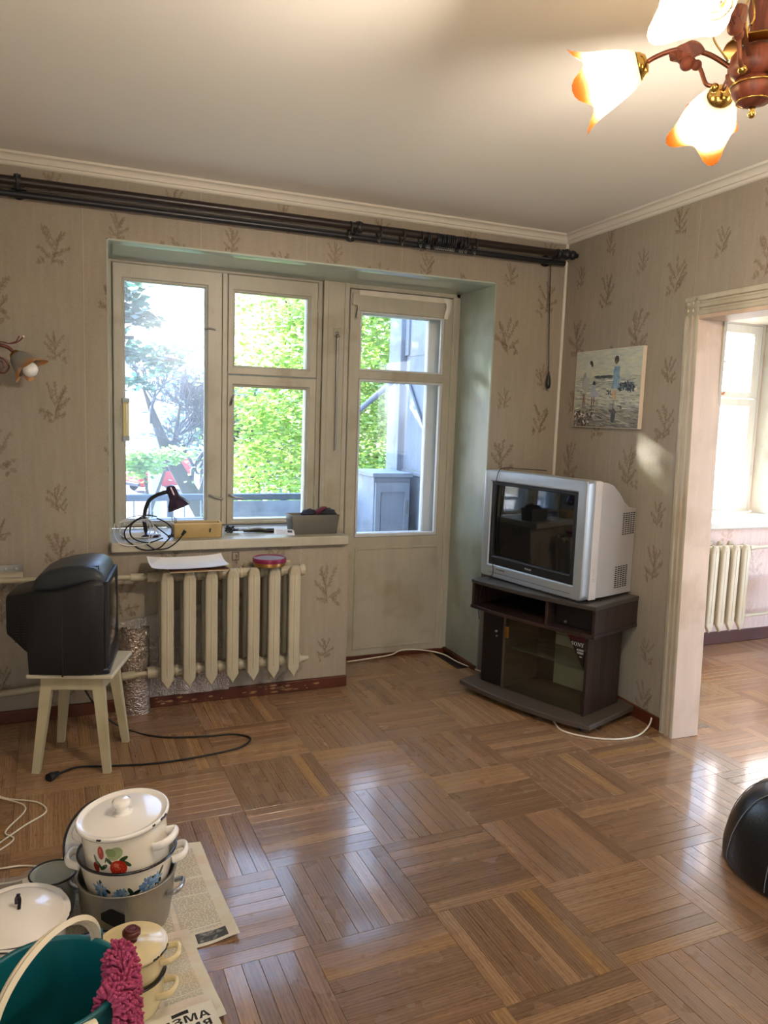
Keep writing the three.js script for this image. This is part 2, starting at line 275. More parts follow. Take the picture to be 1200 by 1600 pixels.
// parquet: shields 0.397 m square, each of eight oak strips, direction alternating
{
  const T = 0.397, n = 8, tw = T / n, fl = structure('floor'), fl2 = structure('floor_001');
  mesh('subfloor', sbox(-3.6, 0.12, -0.12, -0.012, -0.6, 5.8), std(0x1d120a, 0.9), fl);
  mesh('subfloor', sbox(0.1, 3.2, -0.12, -0.012, -0.6, 5.8), std(0x1d120a, 0.9), fl2);
  const tones = [0xdccab8, 0xd2beac, 0xc6b4a4, 0xe2d0b4, 0xbaa898, 0xd6c2b0, 0xdcc6a2, 0xc2b0a2];
  const mk = (c, r) => phy(c, r, { map: oakTex, bumpMap: oakBump, bumpScale: 0.0005, roughnessMap: oakRough, clearcoat: 0.5, clearcoatRoughness: 0.09 });
  const mats = tones.map((c, i) => mk(c, 0.37 + 0.04 * (i % 3)));
  const strip = (L, W, tx, tz, du, dv) => { // chamfered strip, top only slightly tilted
    const c = 0.0006, g0 = 0.0004, a = L / 2 - g0, b = W / 2 - g0, P = [], U = [];
    const y = (x, z) => tx * x / L + tz * z / W, q = (pts) => { const [A, B, C, D] = pts; for (const p of [A, B, C, A, C, D]) { P.push(...p); U.push(p[0] + du, p[2] + dv); } };
    const o = [[-a, -b], [a, -b], [a, b], [-a, b]], i = [[-a + c, -b + c], [a - c, -b + c], [a - c, b - c], [-a + c, b - c]];
    const top = i.map(([x, z]) => [x, y(x, z), z]), rim = o.map(([x, z]) => [x, y(x, z) - c, z]), bot = o.map(([x, z]) => [x, -0.014, z]);
    q([top[3], top[2], top[1], top[0]]);
    for (let k = 0; k < 4; k++) { const m = (k + 1) % 4; q([top[k], top[m], rim[m], rim[k]]); q([rim[k], rim[m], bot[m], bot[k]]); }
    const g = new THREE.BufferGeometry(); g.setAttribute('position', new THREE.BufferAttribute(new Float32Array(P), 3)); g.setAttribute('uv', new THREE.BufferAttribute(new Float32Array(U), 2)); g.computeVertexNormals(); return g;
  };
  const variants = Array.from({ length: 14 }, (_, k) => strip(T, tw, (rnd() - 0.5) * 0.0016, (rnd() - 0.5) * 0.0007, rnd() * 0.8, rnd() * 0.4));
  const pr = -0.0165, px = -2.1423, pz = 1.1659, cs = Math.cos(pr), sn = Math.sin(pr), list = [];
  for (let i = -5; i < 8; i++) for (let j = -5; j < 12; j++) {
    const horiz = ((i + j) % 2 + 2) % 2 === 0, base = [0, 1, 2, 5, 7, 4][Math.floor(rnd() * 6)];
    for (let k = 0; k < n; k++) {
      const off = (k + 0.5) * tw, lx = i * T + (horiz ? T / 2 : off), lz = j * T + (horiz ? off : T / 2);
      const x = px + cs * lx - sn * lz, z = pz + sn * lx + cs * lz, e = horiz ? T / 2 : tw;
      const mi = rnd() < 0.55 ? base : Math.floor(rnd() * 8), vi = Math.floor(rnd() * 14), turn = -pr + (horiz ? 0 : Math.PI / 2) + (rnd() < 0.5 ? Math.PI : 0);
      if (x < -3.42 || z > 5.5 || z < -0.40 || (z < 0.0 && (x < DOORX || x > RR)) || x > -0.0392 * z + 0.12) continue;
      list.push({ x, z, mi, vi, turn, d: Math.hypot(x + 2.76, z - 3.86), seen: 0 });
    }
  }
  const e = camera.matrix.clone(); camera.updateMatrixWorld(); const inv = camera.matrixWorld.clone().invert();
  for (const s of list) { const p = V(s.x, 0, s.z).applyMatrix4(inv), u = p.x / -p.z * 1.491, v = p.y / -p.z * 1.491; s.seen = p.z < -0.3 && Math.abs(u) < 0.80 && Math.abs(v) < 1.05 ? 1 : 0; }
  list.sort((a, b) => (b.seen - a.seen) || a.d - b.d);
  const far = new Map();
  list.forEach((s, k) => {
    if (k < 300) { const o = new THREE.Mesh(variants[s.vi], mats[s.mi]); o.name = k ? 'plank_' + String(k).padStart(3, '0') : 'plank'; o.position.set(s.x, 0, s.z); o.rotation.y = s.turn; o.receiveShadow = o.castShadow = true; fl.add(o); } else { if (!far.has(s.mi)) far.set(s.mi, []); far.get(s.mi).push(variants[s.vi].clone().rotateY(s.turn).translate(s.x, 0, s.z)); }
  });
  const geos = [], ms = []; for (const [mi, gs] of far) { geos.push(mergeGeometries(gs)); ms.push(mats[mi]); }
  const rest = new THREE.Mesh(mergeGeometries(geos, true), ms); rest.name = 'far_planks'; rest.userData.kind = 'stuff'; rest.receiveShadow = true; fl.add(rest);
  // next room: same strips, fresher varnish
  const mats2 = [0xf2cfa4, 0xe6c094, 0xf8d8ae, 0xdcb58c].map((c) => mk(c, 0.5)), buckets = [[], [], [], []];
  for (let i = 0; i < 9; i++) for (let j = -1; j < 14; j++) for (let k = 0; k < n; k++) {
    const horiz = (i + j) % 2 === 0, off = (k + 0.5) * tw, x = 0.12 + i * T + (horiz ? T / 2 : off) - 0.15, z = j * T + (horiz ? off : T / 2) + 0.39;
    if (z < 0 || z > 5.5 || x < 0.12 - 0.0392 * z + 0.01 || x > 3) continue;
    buckets[Math.floor(rnd() * 4)].push(variants[Math.floor(rnd() * 14)].clone().rotateY(horiz ? 0 : Math.PI / 2).translate(x, -0.0005, z));
  }
  const rest2 = new THREE.Mesh(mergeGeometries(buckets.map((b) => mergeGeometries(b)), true), mats2); rest2.name = 'planks'; rest2.userData.kind = 'stuff'; rest2.receiveShadow = true; fl2.add(rest2);
}
// window beside the balcony door: box window with inner and outer sashes
{
  const w = structure('window_1'), z1 = ZF, z0 = ZF - 0.055, y0 = 0.853, yt = 2.262;
  mesh('window_frame', [ringFrame(RL + 0.008, -1.354, y0, yt, -2.497, -1.385, 0.862, 2.237, z0 - 0.12, z1 - 0.012), rbox(-1.932, -1.904, 0.862, 2.237, z0, z1 + 0.006)], M.frame, w);
  mesh('pillar', [rbox(-1.354, -1.204, 0.0, yt, z0 - 0.13, z1 + 0.012, 0.006), rbox(-1.36, -1.33, 0.85, yt, z1, z1 + 0.02, 0.004), rbox(-1.232, -1.204, 0.0, yt, z1, z1 + 0.018, 0.004)], M.frame, w);
  const sash = (x0, x1, ya, yb, ix0, ix1, iy0, iy1, nm = 'sash') => {
    const o = mesh(nm, [ringFrame(x0, x1, ya, yb, ix0 - 0.012, ix1 + 0.012, iy0 - 0.01, iy1 + 0.012, z0, z1 + 0.008), ringFrame(x0 + 0.01, x1 - 0.01, ya + 0.005, yb - 0.01, ix0, ix1, iy0, iy1, z0 + 0.004, z1 - 0.010, 0.006)], M.frame, w);
    mesh('pane', sbox(ix0 - 0.006, ix1 + 0.006, iy0 - 0.004, iy1 + 0.006, z0 + 0.018, z0 + 0.021), ix0 < -2 ? M.hazyGlass : M.glass, o); return o;
  };
  sash(-2.497, -1.934, 0.862, 2.236, -2.436, -2.024, 0.889, 2.150);
  sash(-1.902, -1.392, 1.70, 2.234, -1.860, -1.446, 1.750, 2.142);
  sash(-1.902, -1.392, 0.862, 1.695, -1.860, -1.446, 0.889, 1.632);
  const zo = z0 - 0.12;
  const outer = (x0, x1, ya, yb, m) => { const o = mesh('outer_sash', ringFrame(x0, x1, ya, yb, x0 + m, x1 - m, ya + m * 0.5, yb - m, zo, zo + 0.045), M.frameOut, w); mesh('outer_pane', sbox(x0 + m - 0.01, x1 - m + 0.01, ya + 0.02, yb - 0.02, zo + 0.02, zo + 0.023), M.glass, o); };
  outer(-2.499, -1.934, 0.862, 2.236, 0.045); outer(-1.902, -1.387, 1.70, 2.234, 0.03); outer(-1.902, -1.387, 0.862, 1.695, 0.03);
  const handle = (x, y, d) => mesh('latch', [cyl([x, y, z1], [x, y, z1 + 0.02], 0.006), tube([[x, y, z1 + 0.018], [x + d * 0.03, y - 0.012, z1 + 0.03], [x + d * 0.075, y - 0.02, z1 + 0.03]], 0.0055, 16, 6)], M.steel, w);
  handle(-1.89, 1.03, 1); handle(-2.0, 1.03, 1);
  mesh('latch', [cyl([-1.885, 1.53, z1], [-1.885, 1.53, z1 + 0.02], 0.006), tube([[-1.885, 1.53, z1 + 0.018], [-1.88, 1.56, z1 + 0.03], [-1.87, 1.585, z1 + 0.03]], 0.006, 12, 6)], M.steel, w);
  mesh('hook', tube([[-2.03, 1.93, z1 + 0.02], [-2.0, 1.935, z1 + 0.015], [-1.97, 1.93, z1 + 0.012]], 0.005, 12, 6), M.steel, w);
  for (const y of [1.05, 1.6, 2.1]) mesh('hinge', cyl([-1.389, y - 0.03, z1 + 0.008], [-1.389, y + 0.03, z1 + 0.008], 0.007), M.frame, w);
  mesh('window_sill', rbox(RL + 0.004, DOORX - 0.02, 0.803, 0.853, ZF - 0.01, 0.045, 0.007), M.frame, w);
}
// balcony door, inner and outer leaf
{
  const d = structure('door_1'), z1 = ZF, z0 = ZF - 0.055, zo = z0 - 0.13;
  mesh('door_frame', [rbox(-0.507, RR - 0.006, 0.0, 2.262, zo, z1 + 0.004, 0.005), rbox(-1.204, RR - 0.006, 2.226, 2.262, zo, z1 + 0.004, 0.005), rbox(-0.528, -0.50, 0, 2.235, z1 - 0.01, z1 + 0.016, 0.004)], M.frame, d);
  const leafShape = (m, zA, zB, nm) => {
    const s = poly(rect(-1.196, -0.512, 0.018, 2.222));
    hole(s, rect(-1.130 + m, -0.580 - m, 1.762, 2.10)); hole(s, rect(-1.130 + m, -0.578 - m, 0.765, 1.71));
    return mesh(nm, ext(s, zB - zA, 0.005).translate(0, 0, zA), nm === 'door_leaf' ? M.frame : M.frameOut, d);
  };
  const leaf = leafShape(0, z0, z1 + 0.008, 'door_leaf');
  mesh('glazing_bead', [ringFrame(-1.130, -0.580, 0.765, 1.71, -1.118, -0.598, 0.785, 1.695, z1 - 0.012, z1 + 0.013, 0.003), ringFrame(-1.13, -0.58, 1.762, 2.10, -1.12, -0.60, 1.772, 2.09, z1 - 0.012, z1 + 0.006, 0.003)], M.frameOut, leaf);
  mesh('lower_panel', ringFrame(-1.196 + 0.07, -0.512 - 0.045, 0.06, 0.70, -1.196 + 0.085, -0.512 - 0.058, 0.075, 0.685, z1 + 0.006, z1 + 0.014, 0.003), M.frame, leaf);
  mesh('pane', sbox(-1.13, -0.58, 1.762, 2.10, z0 + 0.022, z0 + 0.025), M.glass, leaf); mesh('pane', sbox(-1.13, -0.578, 0.765, 1.71, z0 + 0.022, z0 + 0.025), M.glass, leaf);
  const ol = leafShape(0.035, zo, zo + 0.05, 'outer_leaf');
  mesh('outer_pane', sbox(-1.10, -0.61, 1.76, 2.10, zo + 0.022, zo + 0.025), M.glass, ol); mesh('outer_pane', sbox(-1.10, -0.61, 0.76, 1.71, zo + 0.022, zo + 0.025), M.glass, ol);
  for (const y of [1.93, 0.36]) mesh('hinge', [cyl([-0.517, y - 0.05, z1 + 0.016], [-0.517, y + 0.05, z1 + 0.016], 0.008), rbox(-0.525, -0.509, y - 0.002, y + 0.002, z1 + 0.006, z1 + 0.026, 0.001)], M.frame, d);
  mesh('door_hook', [cyl([-1.215, 0.775, z1 + 0.01], [-1.215, 0.775, z1 + 0.04], 0.005), tube([[-1.215, 0.775, z1 + 0.035], [-1.20, 0.74, z1 + 0.035], [-1.20, 0.67, z1 + 0.03], [-1.185, 0.655, z1 + 0.03]], 0.005, 20, 6)], M.steel, d);
  mesh('corner_bracket', [rbox(-1.185, -1.155, 2.13, 2.20, z1 + 0.008, z1 + 0.02, 0.003)], M.frame, d);
  mesh('chain', Array.from({ length: 7 }, (_, k) => new THREE.TorusGeometry(0.006, 0.0018, 6, 10).rotateY(k % 2 * 1.5).translate(-1.16 + Math.sin(k) * 0.003, 2.125 - k * 0.011, z1 + 0.02)), M.steel, d);
}

{ const w = structure('window_4'); mesh('window_frame', [ringFrame(0.5, 5.1, 0.15, 2.45, 0.58, 5.02, 0.23, 2.37, -0.13, -0.06), rbox(2.77, 2.83, 0.23, 2.37, -0.13, -0.06)].map((g) => g.rotateY(-Math.PI / 2).translate(3.0, 0, 0)), M.frame, w);
  mesh('pane', [sbox(3.09, 3.094, 0.23, 2.37, 0.58, 2.77)], M.glass, w); mesh('pane', [sbox(3.09, 3.094, 0.23, 2.37, 2.83, 5.02)], M.glass, w); }

// ================================================================ TELEVISION CORNER
const stripeWood = (a, b, s) => dataTex(512, 512, (u, v) => { const k = fbm(u, v, 60, 2, s, 3), m = fbm(u, v, 240, 4, s + 5, 2); return mix(a, b, sm(0.3, 0.7, k) * 0.7 + m * 0.3); }, 0.5, 0.5, true);
{
  const wood = std(0xffffff, 0.34, { map: stripeWood([0.24, 0.175, 0.155], [0.13, 0.095, 0.085], 301) });
  const dark = std(0x0d0c0c, 0.45), edge = std(0x4a4036, 0.5), top = std(0x3a3632, 0.3);
  const st = thing('tv_stand', 'low dark wood-grain stand with bowed front and glass door under the big silver television', 'tv stand', [-0.556, 0, 0.632], -1.2217);
  const bow = (w, d, b, e0 = 0) => { const s = new THREE.Shape(); s.moveTo(-w / 2, 0); s.quadraticCurveTo(0, -2 * b, w / 2, 0); s.lineTo(w / 2, d); s.lineTo(-w / 2, d); s.closePath(); return s; };
  const slab = (w, d, b, y, t, z = 0) => ext(bow(w, d, b), t, 0.004, 2, 20).rotateX(Math.PI / 2).scale(1, -1, 1).scale(1, 1, -1).rotateY(0).translate(0, y, z);
  mesh('top_panel', slab(0.774, 0.405, 0.028, 0.608, 0.022), top, st);
  mesh('shelf_panel', slab(0.774, 0.405, 0.028, 0.468, 0.02), wood, st);
  mesh('end_panel', rbox(-0.385, -0.369, 0.488, 0.608, -0.40, -0.004, 0.002), wood, st); mesh('end_panel', rbox(0.369, 0.385, 0.488, 0.608, -0.40, -0.004, 0.002), wood, st);
  mesh('divider', rbox(0.105, 0.12, 0.488, 0.608, -0.39, 0.005, 0.002), wood, st);
  mesh('drawer_front', rbox(0.122, 0.367, 0.49, 0.606, -0.075, -0.06, 0.002), dark, st);
  mesh('knob', ball(0.008, 0.19, 0.507, -0.052, 10), M.steel, st);
  mesh('back_panel', [sbox(-0.384, 0.384, 0.488, 0.608, -0.405, -0.398)], dark, st);
  mesh('base_panel', slab(0.83, 0.45, 0.05, 0.030, 0.027, 0.03), edge, st);
  mesh('side_panel', rbox(-0.346, -0.33, 0.057, 0.468, -0.36, -0.065, 0.002), wood, st);
  mesh('side_panel', rbox(0.318, 0.334, 0.057, 0.468, -0.36, -0.045, 0.002), wood, st);
  mesh('divider', rbox(-0.192, -0.176, 0.057, 0.468, -0.36, -0.05, 0.002), edge, st);
  const dr = mesh('door', rbox(-0.33, -0.194, 0.06, 0.465, -0.066, -0.052, 0.002), dark, st);
  each('knob', [ball(0.0075, -0.235, 0.36, -0.044, 10), ball(0.006, -0.232, 0.335, -0.046, 10)], M.steel, dr);
  mesh('back_panel', sbox(-0.33, -0.06, 0.057, 0.468, -0.36, -0.355), dark, st); for (const [a, b] of [[0.057, 0.17], [0.174, 0.335], [0.339, 0.468]]) mesh('back_strip', sbox(-0.06, 0.318, a, b, -0.36, -0.352), std(0xb0a78e, 0.6), st);
  mesh('glass_shelf', sbox(-0.176, 0.318, 0.275, 0.280, -0.35, -0.09), phy(0xcfd8cc, 0.05, { transmission: 0.9, thickness: 0 }), st);
  const gd = mesh('glass_door', sbox(-0.172, 0.314, 0.062, 0.462, -0.050, -0.046), phy(0xf0f4ee, 0.03, { transmission: 1, thickness: 0 }), st);
  mesh('hinge', rbox(-0.174, -0.155, 0.34, 0.40, -0.052, -0.040, 0.002), M.brass, gd);
  for (const [x, z] of [[-0.33, -0.01], [0.345, -0.01], [-0.33, -0.36], [0.345, -0.36]]) mesh('caster', [cyl([x - 0.011, 0.016, z], [x + 0.011, 0.016, z], 0.016), sbox(x - 0.008, x + 0.008, 0.010, 0.031, z - 0.01, z + 0.01)], M.rubber, st);
  mesh('wooden_block', rbox(0.18, 0.27, 0, 0.031, -0.06, 0.0, 0.003), std(0x6b2f1c, 0.6), st);
  const pen = thing('pennant', 'small black triangular sticker with white lettering on the glass door of the stand', 'sticker', [-0.556, 0, 0.632], -1.2217);
  const pt = canvasTex(256, 384, (g, W, Hh) => {
    g.fillStyle = '#08080a'; g.fillRect(0, 0, W, Hh); g.fillStyle = '#4a0d1c'; g.fillRect(0, 14, W, 50); g.fillStyle = '#d8d8d2';
    g.font = 'bold 62px serif'; g.textAlign = 'right'; g.fillText('SONY', W - 8, 126); g.font = 'bold 30px sans-serif'; g.fillText('AUDIO', W - 8, 178); g.fillText('VIDEO', W - 8, 212); g.fillRect(W - 60, 240, 34, 10);
  });
  const tri = ext(poly([[0, 0], [0.105, 0], [0.105, -0.165]]), 0.0012);
  { const p = tri.attributes.position, uv = new Float32Array(p.count * 2); for (let i = 0; i < p.count; i++) { uv[i * 2] = p.getX(i) / 0.105; uv[i * 2 + 1] = 1 + p.getY(i) / 0.165; } tri.setAttribute('uv', new THREE.BufferAttribute(uv, 2)); }
  mesh('printed_card', tri.translate(0.208, 0.458, -0.0445), std(0xffffff, 0.35, { map: pt }), pen, true);
}
{ // big silver CRT: origin at the middle of the front's lower edge
  const silver = std(0xa9b0b4, 0.34, { metalness: 0.55 }), body = std(0xaba8a4, 0.5), light = std(0xbfbab4, 0.45);
  const tv = thing('crt_television', 'large silver tube television with dark screen standing on the wood-grain stand', 'television', [-0.522, 0.632, 0.55], -1.3807);
  const w = 0.741, h = 0.592, D = 0.435;
  // bezel with rolled top and bottom
  mesh('bezel', crease(ext(hole((() => { const s = new THREE.Shape(); s.moveTo(-w / 2 + 0.02, 0.004); s.quadraticCurveTo(0, -0.002, w / 2 - 0.02, 0.004); s.quadraticCurveTo(w / 2, 0.01, w / 2, 0.04); s.lineTo(w / 2, h - 0.02); s.quadraticCurveTo(w / 2, h, w / 2 - 0.02, h); s.quadraticCurveTo(0, h + 0.012, -w / 2 + 0.02, h); s.quadraticCurveTo(-w / 2, h, -w / 2, h - 0.02); s.lineTo(-w / 2, 0.04); s.quadraticCurveTo(-w / 2, 0.01, -w / 2 + 0.02, 0.004); return s; })(), rect(-0.309, 0.309, 0.075, 0.532)), 0.062, 0.009, 3).translate(0, 0, -0.062)), silver, tv);
  mesh('screen_surround', ringFrame(-0.309, 0.309, 0.075, 0.532, -0.285, 0.285, 0.122, 0.515, -0.03, -0.004, 0.003), M.black, tv);
  { const g = new THREE.PlaneGeometry(0.574, 0.397, 24, 18), p = g.attributes.position; for (let i = 0; i < p.count; i++) { const x = p.getX(i) / 0.287, y = p.getY(i) / 0.199; p.setZ(i, -0.016 + 0.010 * (1 - x * x * 0.6 - y * y * 0.4)); } g.computeVertexNormals(); mesh('screen', g.translate(0, 0.318, -0.006), phy(0x07080a, 0.06, { clearcoat: 1, clearcoatRoughness: 0.03 }), tv); }
  mesh('chrome_line', sbox(-0.285, 0.285, 0.117, 0.1195, -0.006, -0.0025), M.steel, tv);
  const lt = canvasTex(512, 96, (g, W, Hh) => { g.fillStyle = '#060607'; g.fillRect(0, 0, W, Hh); g.fillStyle = '#d7d7d4'; g.font = 'bold 78px sans-serif'; g.textAlign = 'center'; g.textBaseline = 'middle'; g.fillText('PHILIPS', W / 2, Hh / 2 + 4); });
  mesh('lettering', new THREE.PlaneGeometry(0.085, 0.016).translate(0, 0.097, -0.0032), std(0xffffff, 0.4, { map: lt }), tv, true);
  each('front_groove', [sbox(-0.30, 0.30, 0.030, 0.0325, -0.004, 0.0012), sbox(-0.24, -0.17, 0.05, 0.056, -0.004, 0.0012)], std(0x55585a, 0.5), tv);
  each('side_trim', [rbox(w / 2 - 0.012, w / 2 + 0.001, 0.006, h - 0.004, -0.105, -0.055, 0.004), rbox(-w / 2 - 0.001, -w / 2 + 0.012, 0.006, h - 0.004, -0.105, -0.055, 0.004), rbox(-w / 2 + 0.01, w / 2 - 0.01, h - 0.016, h - 0.001, -0.105, -0.055, 0.004)], light, tv);
  each('side_button', [0, 1, 2, 3].map((k) => rbox(w / 2, w / 2 + 0.004, 0.10 + k * 0.022, 0.116 + k * 0.022, -0.09, -0.072, 0.002)), light, tv);
  // back shell: side outline swept across, narrowing to the rear
  { const prof = [[-0.10, 0.012], [-0.10, 0.585], [-0.15, 0.58], [-0.20, 0.565], [-0.26, 0.525], [-0.31, 0.48], [-0.36, 0.452], [-D, 0.44], [-D, 0.004]], half = (z) => w / 2 - 0.004 - 0.05 * Math.pow(Math.max(0, (-z - 0.12) / (D - 0.12)), 1.2);
    const P = [], tri = (a, b, c) => P.push(...a, ...b, ...c), L = prof.map(([z, y]) => [-half(z), y, z]), R = prof.map(([z, y]) => [half(z), y, z]);
    for (let i = 0; i < prof.length; i++) { const m = (i + 1) % prof.length; tri(L[i], R[i], R[m]); tri(L[i], R[m], L[m]); }
    for (const S of [R, L]) for (let i = 1; i < 7; i++) { const a = [S[i][0], 0.012 - 0.008 * ((-prof[i][0] - 0.1) / 0.335), prof[i][0]], b = [S[i + 1][0], 0.012 - 0.008 * ((-prof[i + 1][0] - 0.1) / 0.335), prof[i + 1][0]]; tri(S[i], a, b); tri(S[i], b, S[i + 1]); }
    const g = new THREE.BufferGeometry(); g.setAttribute('position', new THREE.BufferAttribute(new Float32Array(P), 3)); g.computeVertexNormals();
    mesh('back_shell', crease(g, 0.5), body, tv); 
    const slots = []; for (const [ya, z0] of [[0.315, -0.31], [0.045, -0.27]]) for (let r = 0; r < 11; r++) for (let c = 0; c < 5; c++) { const z = z0 - c * 0.025; for (const s of [1]) slots.push(sbox(-0.010, 0.010, -0.0025, 0.0025, -0.0012, 0.0012).rotateY(Math.PI / 2 - 0.16).translate(s * (half(z) - 0.0002), ya + r * 0.0105, z)); }
    mesh('vent_slots', slots, std(0x2a2725, 0.7), tv); }
  each('foot', [rbox(-0.28, -0.2, -0.004, 0.01, -0.3, -0.03, 0.003), rbox(0.2, 0.28, -0.004, 0.01, -0.3, -0.03, 0.003)], M.black, tv);
  const loc = (x, y, z) => { const v = V(x, y, z).applyAxisAngle(V(0, 1, 0), -1.3807).add(V(-0.522, 0.632, 0.55)); return [v.x, v.y, v.z]; };
  const cb = mesh('cable', tube([loc(-0.10, 0.604, -0.20), loc(-0.16, 0.610, -0.06), loc(-0.235, 0.606, 0.004), loc(-0.26, 0.56, 0.008), loc(-0.262, 0.45, 0.008), loc(-0.285, 0.28, 0.008), loc(-0.272, 0.12, 0.010), loc(-0.25, 0.03, 0.012), loc(-0.262, -0.05, 0.075), loc(-0.275, -0.15, 0.08), loc(-0.27, -0.225, 0.078)], 0.0022, 90, 6), M.black);
  tag(cb, 'thin black cable hanging down over the front of the silver television', 'cable');
}
{ const c = mesh('cable', tube([[-0.05, 0.05, 1.02], [-0.10, 0.03, 1.06], [-0.2, 0.006, 1.10], [-0.34, 0.005, 1.10], [-0.46, 0.005, 1.03], [-0.525, 0.005, 0.93], [-0.50, 0.005, 0.83]], 0.0042, 60, 8), M.whiteCable); tag(c, 'white cable curving over the floor in front of the television stand near the doorway', 'cable');
  const c2 = mesh('cable', tube([[-1.19, 0.026, -0.30], [-1.0, 0.024, -0.33], [-0.88, 0.03, -0.34], [-0.80, 0.04, -0.375], [-0.66, 0.032, -0.36], [-0.56, 0.022, -0.28], [-0.52, 0.007, -0.15], [-0.48, 0.006, 0.0], [-0.46, 0.006, 0.1]], 0.004, 60, 8), M.whiteCable); tag(c2, 'white cable lying along the foot of the balcony door', 'cable'); }
// small picture on the right wall
{
  const pic = thing('painting', 'small unframed seascape canvas with three figures paddling, above the silver television', 'painting', [-0.0, 1.475, 0.0], TURN);
  const tex = canvasTex(1024, 768, (g, W, Hh) => {
    let sd = 77; const R = () => { sd = (sd * 1664525 + 1013904223) >>> 0; return sd / 4294967296; };
    const gr = g.createLinearGradient(0, 0, 0, Hh); [[0, '#aab2ab'], [0.28, '#b9b99f'], [0.4, '#a9ad9c'], [0.65, '#b6b7a2'], [0.8, '#8c897c'], [1, '#6f6a62']].forEach(([a, c]) => gr.addColorStop(a, c)); g.fillStyle = gr; g.fillRect(0, 0, W, Hh);
    const dab = (x, y, l, t, a, c) => { g.save(); g.translate(x, y); g.rotate(a); g.fillStyle = c; g.beginPath(); g.ellipse(0, 0, l, t, 0, 0, 7); g.fill(); g.restore(); };
    for (let i = 0; i < 500; i++) { const y = R() * 260; dab(R() * W, y, 30 + R() * 40, 5 + R() * 8, (R() - 0.5) * 0.5, ['rgba(190,196,184,.25)', 'rgba(205,200,165,.25)', 'rgba(150,165,165,.22)'][i % 3]); }
    for (let i = 0; i < 420; i++) { const y = 270 + R() * 330; dab(R() * W, y, 14 + R() * 50, 2 + R() * 5, (R() - 0.5) * 0.25, ['rgba(225,226,208,.55)', 'rgba(86,98,104,.5)', 'rgba(120,128,124,.5)', 'rgba(60,66,68,.45)', 'rgba(170,180,178,.5)'][Math.floor(R() * 5)]); }
    for (let i = 0; i < 260; i++) dab(R() * W, 600 + R() * 170, 20 + R() * 60, 2 + R() * 6, 0.15 + (R() - 0.5) * 0.4, ['rgba(96,92,84,.6)', 'rgba(150,146,130,.5)', 'rgba(190,190,176,.45)', 'rgba(70,66,62,.5)'][Math.floor(R() * 4)]);
    for (let i = 0; i < 60; i++) dab(330 + R() * 270, 255 + R() * 22 - 0.0, 40, 4, -0.08, 'rgba(52,60,64,.6)');
    for (let i = 0; i < 80; i++) dab(720 + R() * 220, 330 + R() * 75, 8 + R() * 24, 4 + R() * 8, R() * 2, ['#2b3742', '#3c4a55', '#1f2830', '#5b6a74'][i % 4]);
    for (let i = 0; i < 16; i++) dab(530 + R() * 70, 400 + R() * 40, 10, 6, R(), '#30363a');
    // figures: right, middle child, left bending
    g.fillStyle = '#6d8da0'; g.beginPath(); g.moveTo(625, 170); g.lineTo(712, 172); g.lineTo(708, 380); g.lineTo(596, 385); g.lineTo(628, 280); g.fill(); for (let i = 0; i < 40; i++) dab(620 + R() * 85, 190 + R() * 180, 5, 24, 0.05, ['#7fa0b2', '#5d7d92', '#8fb0c0'][i % 3]);
    dab(655, 105, 34, 38, 0, '#3a332e'); dab(650, 130, 18, 20, 0, '#6b5344'); dab(636, 450, 12, 55, 0.05, '#c49a72'); dab(664, 450, 11, 50, 0, '#b98e68'); dab(640, 560, 6, 60, 0.1, '#5b4a3f'); dab(650, 650, 34, 70, 0.05, '#3c4347'); dab(640, 610, 60, 18, 0.1, '#4a4d4c');
    dab(205, 190, 46, 110, 0.25, '#b7bbb0'); dab(150, 300, 30, 90, 0.1, '#8f8f92'); dab(190, 340, 60, 80, 0, '#a5a59c'); dab(255, 120, 30, 20, 0.7, '#1f1b19'); dab(270, 145, 16, 14, 0, '#3b2c25'); dab(150, 500, 9, 75, 0.02, '#6a3a2e'); dab(178, 500, 8, 60, -0.1, '#7a4b3a');
    dab(318, 330, 24, 26, 0, '#28211e'); dab(310, 400, 40, 60, 0, '#9da3ad'); dab(330, 440, 74, 34, 0, '#a2a9b6'); dab(296, 520, 8, 60, 0, '#5d2f27'); dab(330, 510, 8, 55, 0, '#6b4033');
    for (let i = 0; i < 90; i++) dab(20 + R() * 250, 610 + R() * 150, 6 + R() * 18, 4 + R() * 8, R() * 3, ['#3a2724', '#56443c', '#cfccbc', '#241d1b', '#70635a'][i % 5]);
    for (let i = 0; i < 40; i++) dab(270 + R() * 80, 590 + R() * 90, 5 + R() * 12, 4 + R() * 6, R() * 3, ['#2c2524', '#b9b8ae', '#4d4542'][i % 3]);
    dab(740, 560, 40, 5, 0.1, '#3a3d3c'); dab(760, 575, 10, 12, 0, '#333'); dab(430, 670, 60, 6, 0.3, '#3d3a36');
  });
  const z0 = 0.195, z1 = 0.770, h = 0.42;
  mesh('canvas_board', rbox(-0.022, -0.002, 0, h, z0, z1, 0.002), std(0xd8cbb4, 0.7), pic);
  mesh('painted_face', new THREE.PlaneGeometry(z1 - z0 - 0.012, h - 0.006).rotateY(-Math.PI / 2).translate(-0.0232, h / 2, (z0 + z1) / 2), std(0xffffff, 0.55, { map: tex }), pic, true);
  mesh('nail', cyl([0, h + 0.012, (z0 + z1) / 2], [-0.016, h + 0.014, (z0 + z1) / 2], 0.003, 0.003, 8), M.steel, pic);
}
